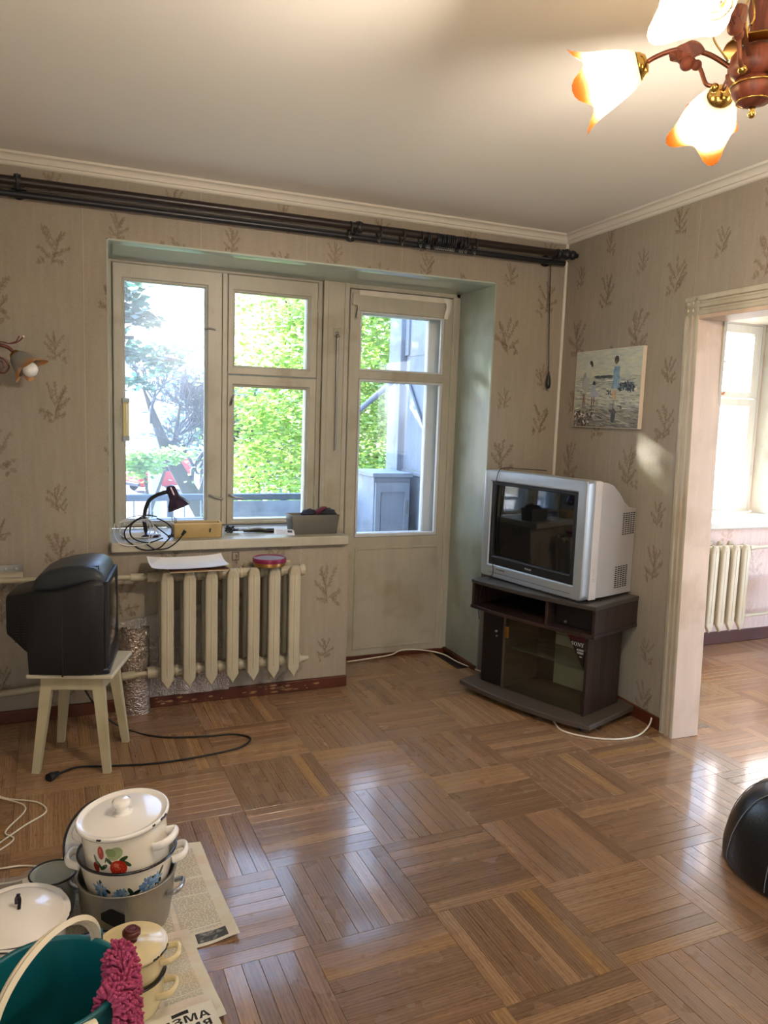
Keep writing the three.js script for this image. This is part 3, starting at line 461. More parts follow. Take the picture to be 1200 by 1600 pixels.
// ================================================================ CURTAIN RODS
{
  const rodM = std(0x261a17, 0.35, { map: noiseTex }), drk = std(0x16191f, 0.4);
  const r = thing('curtain_rod', 'long dark double curtain rod with turned finial running along the wall above the window', 'curtain rod', [0, 0, 0]);
  mesh('front_rod', cyl([-3.40, 2.432, 0.125], [-0.10, 2.441, 0.125], 0.020), rodM, r);
  mesh('rear_rod', cyl([-3.40, 2.395, 0.06], [-0.06, 2.405, 0.06], 0.0155), drk, r);
  mesh('track_lip', sbox(-3.40, -0.08, 2.412, 2.418, 0.085, 0.092), std(0x4c4a48, 0.4), r);
  const br = (x) => mesh('bracket', [cyl([x, 2.42, 0.0], [x, 2.42, 0.125], 0.013), new THREE.TorusGeometry(0.022, 0.010, 10, 24).rotateY(Math.PI / 2).translate(x, 2.434, 0.125), cyl([x - 0.014, 2.434, 0.125], [x + 0.014, 2.434, 0.125], 0.029), cyl([x, 2.418, 0.0], [x, 2.418, 0.012], 0.032)], drk, r);
  br(-2.905); br(-1.356); br(-0.155);
  mesh('finial', lathe([[0.0, 0], [0.02, 0], [0.026, 0.008], [0.020, 0.016], [0.028, 0.024], [0.031, 0.036], [0.026, 0.048], [0.018, 0.054], [0.020, 0.060], [0.027, 0.070], [0.025, 0.085], [0.014, 0.094], [0.013, 0.11], [0, 0.112]]).rotateZ(-Math.PI / 2).translate(-0.13, 2.441, 0.125), drk, r);
  const xs = [-1.401, -1.244, -1.115, -1.009, -0.974, -0.962, -0.925, -0.913, -0.901, -0.889, -0.877, -0.865, -0.853, -0.841, -0.829, -0.817, -0.778, -0.764, -0.742, -0.688];
  const first = thing('curtain_ring', 'dark curtain ring hanging alone left of the middle bracket', 'curtain ring', [xs[0], 2.425, 0.125], 0, 'curtain rings on the front rod');
  mesh('ring', new THREE.TorusGeometry(0.0305, 0.005, 8, 24).rotateY(Math.PI / 2), drk, first);
  mesh('eyelet', [new THREE.TorusGeometry(0.006, 0.0014, 6, 12).translate(0, -0.040, 0), tube([[0, -0.042, 0], [0.004, -0.05, 0], [0.002, -0.058, 0], [-0.004, -0.054, 0]], 0.0014, 10, 5)], M.steel, first);
  const lab = ['', 'dark curtain ring hanging alone just right of the middle bracket', 'dark curtain ring halfway between the middle bracket and the bunched rings', 'dark curtain ring next left of the bunched rings'];
  xs.forEach((x, i) => { if (!i) return; const o = first.clone(); o.name = numbered('curtain_ring'); o.position.x = x; o.rotation.y = rr(-0.12, 0.12); o.position.y = 2.431 + (x + 1.4) * 0.0028 - 0.008;
    o.userData = { ...first.userData, label: lab[i] || (i >= 19 ? 'dark curtain ring hanging alone at the right of the bunched rings' : 'dark curtain ring among the rings bunched together right of the middle bracket') }; scene.add(o); });
  const cord = thing('pull_cord', 'thin dark pull cord with a black handle below the right end of the rod', 'cord', [-0.155, 0, 0.062]);
  mesh('cord', tube([[0, 2.40, 0], [0.012, 2.1, 0], [0.03, 1.785, 0]], 0.0028, 20, 6), std(0x1c120d, 0.7), cord);
  mesh('handle', lathe([[0, 0], [0.012, 0.004], [0.015, 0.025], [0.012, 0.06], [0.006, 0.085], [0.004, 0.098], [0, 0.10]], 20).translate(0.032, 1.69, 0), M.black, cord);
}
// ================================================================ RADIATORS
function radiator(name, label, pos, n, m, pitch = 0.0965) {
  const r = thing(name, label, 'radiator', pos);
  const spine = (z, wv) => { const s = new THREE.Shape(); s.moveTo(-wv, 0.05); s.lineTo(0, 0.0); s.lineTo(wv, 0.05); s.lineTo(wv, 0.535); s.quadraticCurveTo(wv * 0.9, 0.57, wv * 0.5, 0.582); s.lineTo(-wv * 0.5, 0.582); s.quadraticCurveTo(-wv * 0.9, 0.57, -wv, 0.535); s.closePath(); return s; };
  let f = null;
  for (let i = 0; i < n; i++) {
    if (f) { const o = f.clone(); o.position.x = i * pitch; r.add(o); continue; }
    f = mesh('section', [crease(ext(spine(0, 0.0305), 0.030, 0.010, 3, 6).translate(0, 0, 0.055)), crease(ext(spine(0, 0.026), 0.028, 0.010, 3, 6).translate(0, 0.004, -0.08)), sbox(-0.004, 0.004, 0.05, 0.55, -0.06, 0.06),
      cyl([-pitch / 2 + 0.002, 0.07, 0], [pitch / 2 - 0.002, 0.07, 0], 0.026), cyl([-pitch / 2 + 0.002, 0.545, 0], [pitch / 2 - 0.002, 0.545, 0], 0.026), cyl([0, 0.07, -0.05], [0, 0.07, 0.06], 0.022), cyl([0, 0.545, -0.05], [0, 0.545, 0.06], 0.022), rbox(-0.0035, 0.0035, 0.07, 0.55, 0.083, 0.0875, 0.002)], m, r);
  }
  for (let i = 0; i <= n; i++) each('nipple', [cyl([(i - 0.5) * pitch - 0.006, 0.07, 0], [(i - 0.5) * pitch + 0.006, 0.07, 0], 0.031, 0.031, 8), cyl([(i - 0.5) * pitch - 0.006, 0.545, 0], [(i - 0.5) * pitch + 0.006, 0.545, 0], 0.031, 0.031, 8)], m, r);
  const xe = (n - 0.5) * pitch;
  return [r, xe];
}
{
  const [r, xe] = radiator('radiator', 'old cream cast iron radiator of seven sections under the window sill', [-2.302, 0.150, 0.125], 7, M.radiator, 0.1045);
  each('end_plug', [cyl([xe, 0.07, 0], [xe + 0.03, 0.07, 0], 0.02, 0.02, 6), cyl([xe + 0.03, 0.07, 0], [xe + 0.05, 0.07, 0], 0.012), cyl([xe, 0.545, 0], [xe + 0.018, 0.545, 0], 0.03)], M.radiator, r);
  mesh('supply_pipe', [cyl([-0.05, 0.545, 0], [-0.95, 0.560, -0.03], 0.0125), cyl([-0.10, 0.546, 0], [-0.16, 0.547, -0.002], 0.019), cyl([-0.05, 0.545, 0], [-0.085, 0.545, 0], 0.026, 0.026, 8)], M.radiator, r);
  mesh('return_pipe', [cyl([-0.05, 0.07, 0], [-0.30, 0.055, -0.02], 0.013), cyl([-0.05, 0.07, 0], [-0.085, 0.07, 0], 0.03, 0.03, 8), cyl([-0.14, 0.066, -0.005], [-0.20, 0.061, -0.01], 0.02, 0.02, 8), cyl([-0.30, 0.055, -0.02], [-1.10, -0.01, -0.07], 0.016)], M.radiator, r);
  const [r2, xe2] = radiator('radiator', 'white cast iron radiator under the window of the next room', [0.97, 0.150, 0.125], 6, M.radiatorWhite, 0.092);
  mesh('supply_pipe', [cyl([xe2, 0.545, 0], [1.6, 0.55, -0.03], 0.012), cyl([xe2 + 0.06, 0.545, 0], [xe2 + 0.11, 0.546, 0], 0.018)], M.radiatorWhite, r2);
  mesh('return_pipe', cyl([xe2, 0.07, 0], [1.6, 0.085, -0.03], 0.013), M.radiatorWhite, r2);
  const pk = thing('pipe_bracket', 'small grey metal clamp with two screws on the pipe behind the old black television', 'bracket', [-2.975, 0.715, 0.06]);
  mesh('plate', rbox(-0.05, 0.05, 0.012, 0.055, -0.006, 0.004, 0.002), M.steel, pk); mesh('sleeve', cyl([-0.075, 0, 0.006], [0.05, 0, 0.006], 0.023), std(0xa39a86, 0.5), pk);
  for (const x of [-0.022, 0.022]) mesh('screw', ball(0.006, x, 0.037, 0.005, 10), std(0xd8d8d4, 0.3, { metalness: 0.8 }), pk);
  mesh('end_cap', cyl([-0.085, 0, 0.006], [-0.075, 0, 0.006], 0.026), M.black, pk);
}
{ // on the radiator
  const p = thing('paper_sheet', 'loose white paper sheet with curled edge on top of the cream radiator', 'paper', [-2.20, 0.750, 0.16], 0.03);
  const g = new THREE.PlaneGeometry(0.36, 0.18, 18, 8).rotateX(-Math.PI / 2), q = g.attributes.position; for (let i = 0; i < q.count; i++) { const x = q.getX(i), z = q.getZ(i); q.setY(i, 0.006 + 0.022 * Math.pow(Math.max(0, -z / 0.09), 1.5) * 1 + 0.010 * Math.pow(Math.abs(x) / 0.18, 3)); } g.computeVertexNormals();
  mesh('sheet', g, std(0xe9ecef, 0.6), p); mesh('sheet', g.clone().scale(0.97, 1, 1).translate(0.004, -0.002, 0.004), std(0xd8dadc, 0.6), p);
  const b = thing('thin_folder', 'thin worn brown folder lying under the white paper on the radiator', 'folder', [-2.16, 0.7355, 0.16], 0.02);
  mesh('cover', rbox(-0.14, 0.14, 0, 0.004, -0.08, 0.09, 0.001), std(0xb9a585, 0.7), b); mesh('cover', rbox(-0.135, 0.14, 0.0045, 0.009, -0.08, 0.088, 0.001), std(0x5d3a24, 0.6), b);
  const tin = thing('round_tin', 'flat round metal tin with a pink rim and clear lid on the cream radiator', 'tin', [-1.80, 0.735, 0.17]);
  mesh('tin_body', lathe([[0, 0.001], [0.078, 0.001], [0.08, 0.004], [0.08, 0.022], [0.078, 0.024]], 48), std(0xb08a4e, 0.3, { metalness: 0.8 }), tin);
  mesh('lid_rim', lathe([[0.079, 0.020], [0.084, 0.020], [0.084, 0.040], [0.081, 0.043], [0.074, 0.041], [0.074, 0.036]], 48), std(0x7c2247, 0.35), tin);
  mesh('lid_window', lathe([[0, 0.036], [0.075, 0.037]], 40), phy(0xa9aebb, 0.12), tin);
  const jb = thing('wire_outlet', 'small open outlet box with bare wires in the wall between sill and radiator', 'outlet', [-1.935, 0.735, 0.0]);
  mesh('box', ringFrame(-0.018, 0.018, 0, 0.045, -0.014, 0.014, 0.004, 0.041, 0.0, 0.006, 0.001), std(0x6d6250, 0.6), jb); mesh('wire', [tube([[0, 0.03, 0.004], [0.005, 0.02, 0.02], [-0.004, 0.005, 0.022], [0.006, -0.015, 0.02]], 0.002, 16, 5)], M.steel, jb);
}
// foil-faced insulation
const crumpleBump = dataTex(512, 512, (u, v) => { const r = Math.abs(fbm(u, v, 24, 24, 401, 4) - 0.5) * 2, q = Math.abs(fbm(u, v, 60, 60, 407, 3) - 0.5) * 2; return 1 - Math.pow(r, 0.5) * 0.6 - Math.pow(q, 0.6) * 0.3; }, 0.35, 0.35);
{
  const foil = std(0xb0a49c, 0.24, { metalness: 0.85, bumpMap: crumpleBump, bumpScale: 0.008 }), foilDark = std(0xc4beb8, 0.3, { metalness: 0.8, bumpMap: crumpleBump, bumpScale: 0.012 });
  const f = thing('foil_roll', 'upright roll of crinkled silver foil insulation standing beside the radiator', 'insulation roll', [-2.432, 0, 0.060]); f.scale.z = 0.62;
  const pts = []; for (let k = 0; k < 40; k++) { const a = k / 40 * Math.PI * 3.4, r = 0.048 + a * 0.0022; pts.push([Math.cos(a) * r, 0, Math.sin(a) * r]); }
  const P = []; for (let k = 0; k < 39; k++) for (let j = 0; j < 20; j++) { const w = (kk, jj) => { const y = jj / 20 * 0.435, s = 1 + 0.03 * Math.sin(jj * 2.1 + kk) + 0.02 * Math.sin(jj * 5 + kk * 2.3); return [pts[kk][0] * s, y + 0.0, pts[kk][2] * s * 0.92]; }; const a = w(k, j), b = w(k + 1, j), c = w(k + 1, j + 1), d = w(k, j + 1); P.push(...a, ...b, ...c, ...a, ...c, ...d); }
  const g = new THREE.BufferGeometry(); g.setAttribute('position', new THREE.BufferAttribute(new Float32Array(P), 3)); g.computeVertexNormals();
  const uvp = new Float32Array(P.length / 3 * 2); for (let i = 0; i < P.length / 3; i++) { uvp[i * 2] = Math.atan2(P[i * 3 + 2], P[i * 3]) * 0.055; uvp[i * 2 + 1] = P[i * 3 + 1]; } g.setAttribute('uv', new THREE.BufferAttribute(uvp, 2));
  mesh('foil', g, foil, f, true);
  const sh = thing('foil_sheet', 'crinkled foil insulation sheet leaning against the wall behind the radiator', 'insulation sheet', [-2.53, 0.06, 0.03]);
  const s = new THREE.PlaneGeometry(0.56, 0.40, 40, 16).translate(0.28, 0.2, 0), sp = s.attributes.position; for (let i = 0; i < sp.count; i++) { const x = sp.getX(i), y = sp.getY(i); sp.setY(i, y * (0.98 + x * 0.42)); sp.setZ(i, 0.003 * Math.sin(x * 60 + y * 14) + 0.004 * Math.sin(y * 37 + x * 20) + 0.002); } s.computeVertexNormals();
  mesh('foil', s, foilDark, sh);
}

// ================================================================ STOOL WITH OLD TELEVISION
// rounded cross-sections swept along x: [x, y0, y1, half width, corner]
function loftX(secs, n = 36, capA = true, capB = true) {
  const ring = ([x, y0, y1, hw, r]) => { const hy = (y1 - y0) / 2, cy = (y0 + y1) / 2, out = []; r = Math.min(r, hy, hw); for (let k = 0; k < n; k++) { const a = (k + 0.5) / n * Math.PI * 2, q = Math.floor(a / (Math.PI / 2)), sx = q === 0 || q === 3 ? 1 : -1, sy = q < 2 ? 1 : -1; out.push([x, cy + sy * (hy - r) + Math.sin(a) * r, sx * (hw - r) + Math.cos(a) * r]); } return out; };
  const R = secs.map(ring), P = [], t = (a, b, c) => P.push(...a, ...b, ...c);
  for (let i = 0; i + 1 < R.length; i++) for (let k = 0; k < n; k++) { const m = (k + 1) % n; t(R[i][k], R[i + 1][m], R[i + 1][k]); t(R[i][k], R[i][m], R[i + 1][m]); }
  for (const [on, r, f] of [[capA, R[0], 1], [capB, R[R.length - 1], 0]]) if (on) for (let k = 1; k + 1 < n; k++) f ? t(r[0], r[k + 1], r[k]) : t(r[0], r[k], r[k + 1]);
  const g = new THREE.BufferGeometry(); g.setAttribute('position', new THREE.BufferAttribute(new Float32Array(P), 3)); g.computeVertexNormals(); return crease(g, 0.7);
}
{
  const pm = std(0xcdc9ac, 0.42, { map: paintTex, bumpMap: paintBump, bumpScale: 0.001 }), pt = std(0xdcdccb, 0.36, { map: paintTex });
  const s = thing('stool', 'pale painted wooden stool with splayed legs carrying the old black television', 'stool', [-2.69, 0, 0.487], -0.32);
  mesh('seat', rbox(-0.17, 0.17, 0.402, 0.42, -0.165, 0.165, 0.006), pt, s);
  each('apron', [rbox(-0.125, 0.125, 0.345, 0.402, 0.118, 0.132, 0.003), rbox(-0.125, 0.125, 0.345, 0.402, -0.132, -0.118, 0.003), rbox(-0.125, -0.111, 0.345, 0.402, -0.12, 0.12, 0.003), rbox(0.111, 0.125, 0.345, 0.402, -0.12, 0.12, 0.003)], pm, s);
  for (const [sx, sz] of [[-1, 1], [1, 1], [1, -1], [-1, -1]]) {
    const g = new THREE.BoxGeometry(1, 0.41, 1), p = g.attributes.position;
    for (let i = 0; i < p.count; i++) { const top = p.getY(i) > 0, w = top ? 0.046 : 0.030; p.setXYZ(i, sx * (top ? 0.098 : 0.142) + p.getX(i) * w, top ? 0.402 : 0, sz * (top ? 0.11 : 0.150) + p.getZ(i) * w * 0.8); }
    g.computeVertexNormals(); mesh('leg', g, pm, s);
  }
  const tv = thing('old_television', 'old black tube television seen from its side, standing on the pale stool', 'television', [-2.70, 0.4205, 0.487], -0.17);
  tv.scale.set(0.83, 1, 0.9); tv.position.x = -2.703;
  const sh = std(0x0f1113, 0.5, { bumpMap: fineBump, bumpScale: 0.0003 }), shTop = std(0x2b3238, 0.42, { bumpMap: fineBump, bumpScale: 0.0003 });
  mesh('rear_shell', loftX([[-0.305, 0.185, 0.30, 0.10, 0.03], [-0.300, 0.155, 0.318, 0.13, 0.03], [-0.26, 0.13, 0.326, 0.142, 0.02], [-0.222, 0.10, 0.332, 0.15, 0.015], [-0.205, 0.09, 0.335, 0.155, 0.012], [-0.20, 0.0, 0.338, 0.157, 0.012], [-0.12, 0.0, 0.343, 0.175, 0.012], [-0.04, 0.0, 0.348, 0.190, 0.012], [-0.038, 0.0, 0.348, 0.190, 0.012]]), sh, tv);
  mesh('front_shell', loftX([[-0.04, -0.0, 0.352, 0.194, 0.012], [0.03, 0.0, 0.372, 0.203, 0.015], [0.09, 0.0, 0.392, 0.210, 0.02], [0.12, 0.002, 0.395, 0.210, 0.03], [0.145, 0.008, 0.392, 0.205, 0.03], [0.158, 0.03, 0.38, 0.195, 0.03]]), sh, tv);
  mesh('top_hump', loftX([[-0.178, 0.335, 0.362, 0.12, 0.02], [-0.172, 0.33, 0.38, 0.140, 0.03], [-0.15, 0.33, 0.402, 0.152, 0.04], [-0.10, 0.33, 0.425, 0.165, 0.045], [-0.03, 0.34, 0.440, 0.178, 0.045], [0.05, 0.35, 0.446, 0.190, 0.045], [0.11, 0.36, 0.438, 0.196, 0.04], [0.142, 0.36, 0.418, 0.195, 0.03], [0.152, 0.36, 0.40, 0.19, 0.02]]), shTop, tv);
  mesh('hand_recess', [ringFrame(-0.035, 0.035, -0.02, 0.02, -0.029, 0.029, -0.014, 0.014, 0, 0.004, 0.001).rotateX(-Math.PI / 2 + 0.55).rotateY(0.25).translate(0.095, 0.428, 0.165)], shTop, tv);
  each('side_rib', [rbox(-0.045, -0.037, -0.003, 0.34, 0.186, 0.197, 0.002), rbox(-0.045, -0.037, -0.003, 0.34, -0.197, -0.186, 0.002)], sh, tv);
  mesh('vent_slots', Array.from({ length: 4 * 16 }, (_, k) => { const c = k % 4, r = Math.floor(k / 4), x = -0.20 + c * 0.034 - 0.05; return sbox(-0.011, 0.011, -0.0018, 0.0018, -0.001, 0.001).rotateY(-0.19).translate(x, 0.135 + r * 0.011, 0.1455 + (x + 0.25) * 0.20); }), std(0x050505, 0.8), tv);
  mesh('screen', (() => { const g = new THREE.PlaneGeometry(0.33, 0.27, 12, 10), p = g.attributes.position; for (let i = 0; i < p.count; i++) { const x = p.getX(i) / 0.165, y = p.getY(i) / 0.135; p.setZ(i, 0.014 * (1 - 0.5 * x * x - 0.5 * y * y)); } g.computeVertexNormals(); return g.rotateY(Math.PI / 2).translate(0.162, 0.225, 0); })(), phy(0x08090a, 0.2, { clearcoat: 1 }), tv);
  mesh('bezel', crease(ext(hole(poly([[-0.20, 0.03], [0.20, 0.03], [0.203, 0.20], [0.195, 0.385], [-0.195, 0.385], [-0.203, 0.20]]), rect(-0.16, 0.16, 0.095, 0.355)), 0.022, 0.006, 3).rotateY(Math.PI / 2).translate(0.150, 0, 0)), M.softBlack, tv);
  mesh('front_foot', loftX([[0.11, -0.0, 0.03, 0.20, 0.008], [0.165, 0.0, 0.028, 0.195, 0.008], [0.175, 0.003, 0.022, 0.19, 0.008]]), std(0x1a1f2c, 0.35), tv);
  const pc = thing('power_cord', 'black power cord with a plug looping over the floor under the pale stool', 'cord');
  mesh('cord', tube([[-2.72, 0.40, 0.40], [-2.705, 0.33, 0.36], [-2.66, 0.2, 0.30], [-2.58, 0.06, 0.24], [-2.50, 0.006, 0.26], [-2.36, 0.006, 0.40], [-2.16, 0.006, 0.46], [-2.03, 0.006, 0.48], [-1.975, 0.006, 0.545], [-2.03, 0.006, 0.62], [-2.2, 0.006, 0.66], [-2.42, 0.006, 0.665], [-2.62, 0.006, 0.625], [-2.72, 0.006, 0.60], [-2.79, 0.009, 0.645]], 0.0045, 140, 8), M.rubber, pc);
  mesh('plug', [cyl([-2.79, 0.012, 0.645], [-2.815, 0.014, 0.672], 0.010, 0.016), cyl([-2.812, 0.014, 0.67], [-2.825, 0.014, 0.684], 0.018)], M.rubber, pc);
}
// ================================================================ WINDOW SILL
{
  const Y = 0.853, z = -0.13;
  const lamp = thing('desk_lamp', 'small dark purple gooseneck desk lamp on the left end of the window sill', 'desk lamp', [-2.36, Y, z]);
  const purple = phy(0x2a1530, 0.25, { clearcoat: 0.6 });
  mesh('base', lathe([[0, 0.026], [0.03, 0.024], [0.06, 0.015], [0.068, 0.006], [0.068, 0], [0, 0]], 36), purple, lamp);
  mesh('gooseneck', tube([[-0.005, 0.02, 0], [-0.012, 0.08, 0], [-0.006, 0.14, 0], [0.012, 0.182, 0], [0.05, 0.21, 0], [0.10, 0.225, 0]], 0.0095, 60, 12), M.rubber, lamp);
  mesh('neck_rings', Array.from({ length: 26 }, (_, k) => { const c = new THREE.CatmullRomCurve3([V(-0.005, 0.02, 0), V(-0.012, 0.08, 0), V(-0.006, 0.14, 0), V(0.012, 0.182, 0), V(0.05, 0.21, 0), V(0.10, 0.225, 0)]), p = c.getPoint((k + 1) / 28), d = c.getTangent((k + 1) / 28); return new THREE.TorusGeometry(0.0096, 0.0016, 6, 14).applyQuaternion(new THREE.Quaternion().setFromUnitVectors(V(0, 0, 1), d)).translate(p.x, p.y, p.z); }), M.rubber, lamp);
  const q = new THREE.Quaternion().setFromUnitVectors(V(0, -1, 0), V(0.36, -0.9, 0.22).normalize());
  mesh('shade', lathe([[0, 0.006], [0.018, 0.002], [0.026, -0.012], [0.027, -0.05], [0.030, -0.062], [0.042, -0.078], [0.054, -0.098], [0.060, -0.12], [0.058, -0.12], [0.050, -0.098], [0.038, -0.078], [0.024, -0.06]], 36).applyQuaternion(q).translate(0.112, 0.253, 0), purple, lamp);
  mesh('bulb', ball(0.026, 0, -0.085, 0).applyQuaternion(q).translate(0.112, 0.253, 0), std(0xdfe3e6, 0.2), lamp);
  mesh('shade_slot', sbox(-0.003, 0.003, -0.05, -0.008, 0.024, 0.0275).applyQuaternion(q).translate(0.112, 0.253, 0), std(0xc9b9d0, 0.4), lamp);
  const ad = thing('adapter_box', 'small flat off-white plastic adapter under the tangled cables beside the desk lamp base', 'adapter', [-2.43, Y, -0.10], 0.2); mesh('case', rbox(-0.05, 0.05, 0, 0.03, -0.035, 0.035, 0.006), std(0xc7c8c8, 0.5), ad);
  const loop = (cx, cy, rx, ry, a0, zz, tilt, turns, wob, sd) => { const out = [], N = Math.round(turns * 14); for (let k = 0; k <= N; k++) { const a = a0 + k / 14 * Math.PI * 2, w = 1 + wob * Math.sin(k * 1.7 + sd); out.push([cx + Math.cos(a) * rx * w, Math.max(cy + Math.sin(a) * ry * w, cy - ry), zz + Math.sin(a * 1 + sd) * tilt + k * 0.0009]); } return out; };
  const bk = thing('cable_coil', 'tangled black cables with plugs looped around the desk lamp and drooping over the sill edge', 'cable');
  mesh('strand', tube(loop(-2.372, Y + 0.045, 0.105, 0.085, 1.2, 0.055, 0.012, 1.0, 0.06, 0.4), 0.0035, 90, 6), M.rubber, bk);
  mesh('strand', tube([[-2.30, Y + 0.012, 0.02], [-2.38, Y - 0.002, 0.056], [-2.45, Y + 0.03, 0.055], [-2.45, Y + 0.085, 0.05], [-2.39, Y + 0.115, 0.03], [-2.32, Y + 0.06, 0.03], [-2.27, Y + 0.018, 0.0]], 0.0035, 70, 6), M.rubber, bk);
  mesh('strand', tube([[-2.38, Y - 0.01, 0.056], [-2.34, Y - 0.035, 0.060], [-2.28, Y - 0.03, 0.06], [-2.23, Y + 0.005, 0.056], [-2.205, Y + 0.035, 0.05]], 0.0035, 40, 6), M.rubber, bk);
  each('plug', [cyl([-2.212, Y + 0.028, 0.05], [-2.196, Y + 0.050, 0.046], 0.006, 0.009, 10), cyl([-2.275, Y + 0.016, 0.0], [-2.245, Y + 0.02, 0.0], 0.006, 0.008, 10)], M.rubber, bk);
  const wk = thing('cable_coil', 'tangled white wires around the desk lamp neck at the left end of the sill', 'cable');
  const ww = std(0xc9c9c4, 0.5);
  mesh('strand', tube(loop(-2.42, Y + 0.06, 0.085, 0.05, 0.5, 0.0, 0.03, 1.4, 0.12, 1.1), 0.0026, 90, 6), ww, wk);
  mesh('strand', tube(loop(-2.40, Y + 0.05, 0.06, 0.055, 2.0, 0.02, 0.03, 1.2, 0.15, 2.6), 0.0022, 80, 6), ww, wk);
  mesh('strand', tube([[-2.52, Y + 0.08, -0.05], [-2.525, Y + 0.03, 0.0], [-2.50, Y - 0.005, 0.048], [-2.44, Y - 0.015, 0.053], [-2.38, Y - 0.002, 0.052], [-2.36, Y + 0.07, 0.02], [-2.37, Y + 0.10, -0.08]], 0.003, 70, 6), ww, wk);
  mesh('strand', tube([[-2.50, Y + 0.09, -0.02], [-2.44, Y + 0.11, -0.06], [-2.37, Y + 0.105, -0.105], [-2.33, Y + 0.06, -0.06], [-2.31, Y + 0.01, -0.02]], 0.0024, 60, 6), ww, wk);
  mesh('tie', new THREE.TorusGeometry(0.0135, 0.004, 6, 16).rotateX(Math.PI / 2).translate(-2.372, Y + 0.09, z), ww, wk);
  const box = (name, label, cat, x0, x1, h, zc, dep, m, taper, th) => {
    const b = thing(name, label, cat, [(x0 + x1) / 2, Y, zc]); const w = (x1 - x0) / 2;
    const tp = (g) => { const p = g.attributes.position; for (let i = 0; i < p.count; i++) { const k = 1 - taper * (1 - Math.max(0, Math.min(1, p.getY(i) / h))); p.setX(i, p.getX(i) * k); p.setZ(i, p.getZ(i) * (1 - taper * 0.8 * (1 - p.getY(i) / h))); } g.computeVertexNormals(); return crease(g, 0.5); };
    each('wall', [rbox(-w, w, 0, h, dep - th, dep, 0.003), rbox(-w, w, 0, h, -dep, -dep + th, 0.003), rbox(-w, -w + th, 0, h, -dep, dep, 0.003), rbox(w - th, w, 0, h, -dep, dep, 0.003)].map(tp), m, b); mesh('floor_panel', tp(sbox(-w + 0.003, w - 0.003, 0.001, 0.006, -dep + 0.003, dep - 0.003)), m, b); return b;
  };
  const woodBox = box('wooden_box', 'long yellowish wooden box with thin rods in it, beside the desk lamp', 'box', -2.243, -1.997, 0.074, -0.075, 0.05, std(0xb39a62, 0.55, { map: noiseTex }), 0.04, 0.008);
  mesh('top_rim', ringFrame(-0.123, 0.123, -0.05, 0.05, -0.114, 0.114, -0.041, 0.041, -0.004, 0.002, 0.002).rotateX(-Math.PI / 2).translate(0, 0.073, 0), std(0xc2a972, 0.5), woodBox);
  mesh('dark_mark', ext(poly([[0, 0], [0.008, 0.004], [0.006, 0.012], [0.011, 0.018], [0.003, 0.024], [-0.002, 0.014]]), 0.001).translate(0.055, 0.026, 0.0492), M.black, woodBox);
  const rods = thing('thin_rods', 'three thin dark rods sticking up from the left end of the wooden box', 'rods', [-2.235, Y + 0.006, -0.085]);
  each('rod', [cyl([0.012, 0.002, 0], [-0.012, 0.115, -0.01], 0.002), cyl([0.016, 0.002, 0.006], [0.003, 0.10, 0], 0.002), cyl([0.022, 0.002, -0.004], [0.010, 0.095, 0.01], 0.002)], M.steel, rods);
  const gb = box('metal_box', 'grey tapered metal box holding dark cloths, on the sill near the balcony door', 'box', -1.632, -1.362, 0.104, -0.09, 0.06, std(0x6b6a64, 0.5, { map: paintTex, metalness: 0.3 }), 0.09, 0.005);
  const cloth = (label, pos, sc, rot, c) => { const g = new THREE.SphereGeometry(1, 24, 16), p = g.attributes.position; for (let i = 0; i < p.count; i++) { const v = V(p.getX(i), p.getY(i), p.getZ(i)), k = 1 + 0.10 * Math.sin(v.x * 7 + v.z * 5) + 0.08 * Math.sin(v.y * 9 + v.x * 3); p.setXYZ(i, v.x * k * sc[0], v.y * k * sc[1], v.z * k * sc[2]); } g.computeVertexNormals(); g.rotateZ(rot); const o = mesh('rolled_cloth', g.translate(...pos), std(c, 0.85)); tag(o, label, 'cloth'); };
  cloth('rolled dark blue cloth at the left in the grey metal box', [-1.525, Y + 0.105, -0.085], [0.042, 0.024, 0.04], 0.25, 0x171d2c);
  cloth('dark red cloth sticking up in the middle of the grey metal box', [-1.465, Y + 0.118, -0.09], [0.048, 0.012, 0.03], 0.5, 0x55152a);
  cloth('rolled charcoal cloth at the right in the grey metal box', [-1.42, Y + 0.103, -0.09], [0.052, 0.03, 0.045], 0.1, 0x22252c);
  const tl = (label, cat, name, geos, m) => { const t = mesh(name, geos, m); tag(t, label, cat); };
  tl('long black tool handle lying along the sill behind the small card', 'tool', 'hand_tool', [cyl([-1.86, Y + 0.012, -0.16], [-1.70, Y + 0.012, -0.13], 0.010, 0.012), cyl([-1.93, Y + 0.012, -0.17], [-1.86, Y + 0.012, -0.16], 0.005)], M.black);
  tl('bunch of small dark keys and bits heaped next to the wooden box', 'keys', 'key_bunch', Array.from({ length: 14 }, (_, k) => new THREE.TorusGeometry(0.010 + rnd() * 0.006, 0.003, 6, 12).rotateX(rnd() * 3).rotateY(rnd() * 3).translate(-1.96 + rnd() * 0.07, Y + 0.016 + rnd() * 0.014, -0.16 + rnd() * 0.05)), M.softBlack);
  tl('pair of steel pliers with dark grips lying in the middle of the sill', 'pliers', 'pliers', [tube([[-1.90, Y + 0.022, -0.12], [-1.85, Y + 0.026, -0.10], [-1.80, Y + 0.03, -0.105], [-1.75, Y + 0.022, -0.11]], 0.006, 20, 8), tube([[-1.90, Y + 0.022, -0.10], [-1.84, Y + 0.022, -0.115], [-1.78, Y + 0.024, -0.13]], 0.005, 20, 8), ball(0.009, -1.84, Y + 0.027, -0.108, 10)], M.steel);
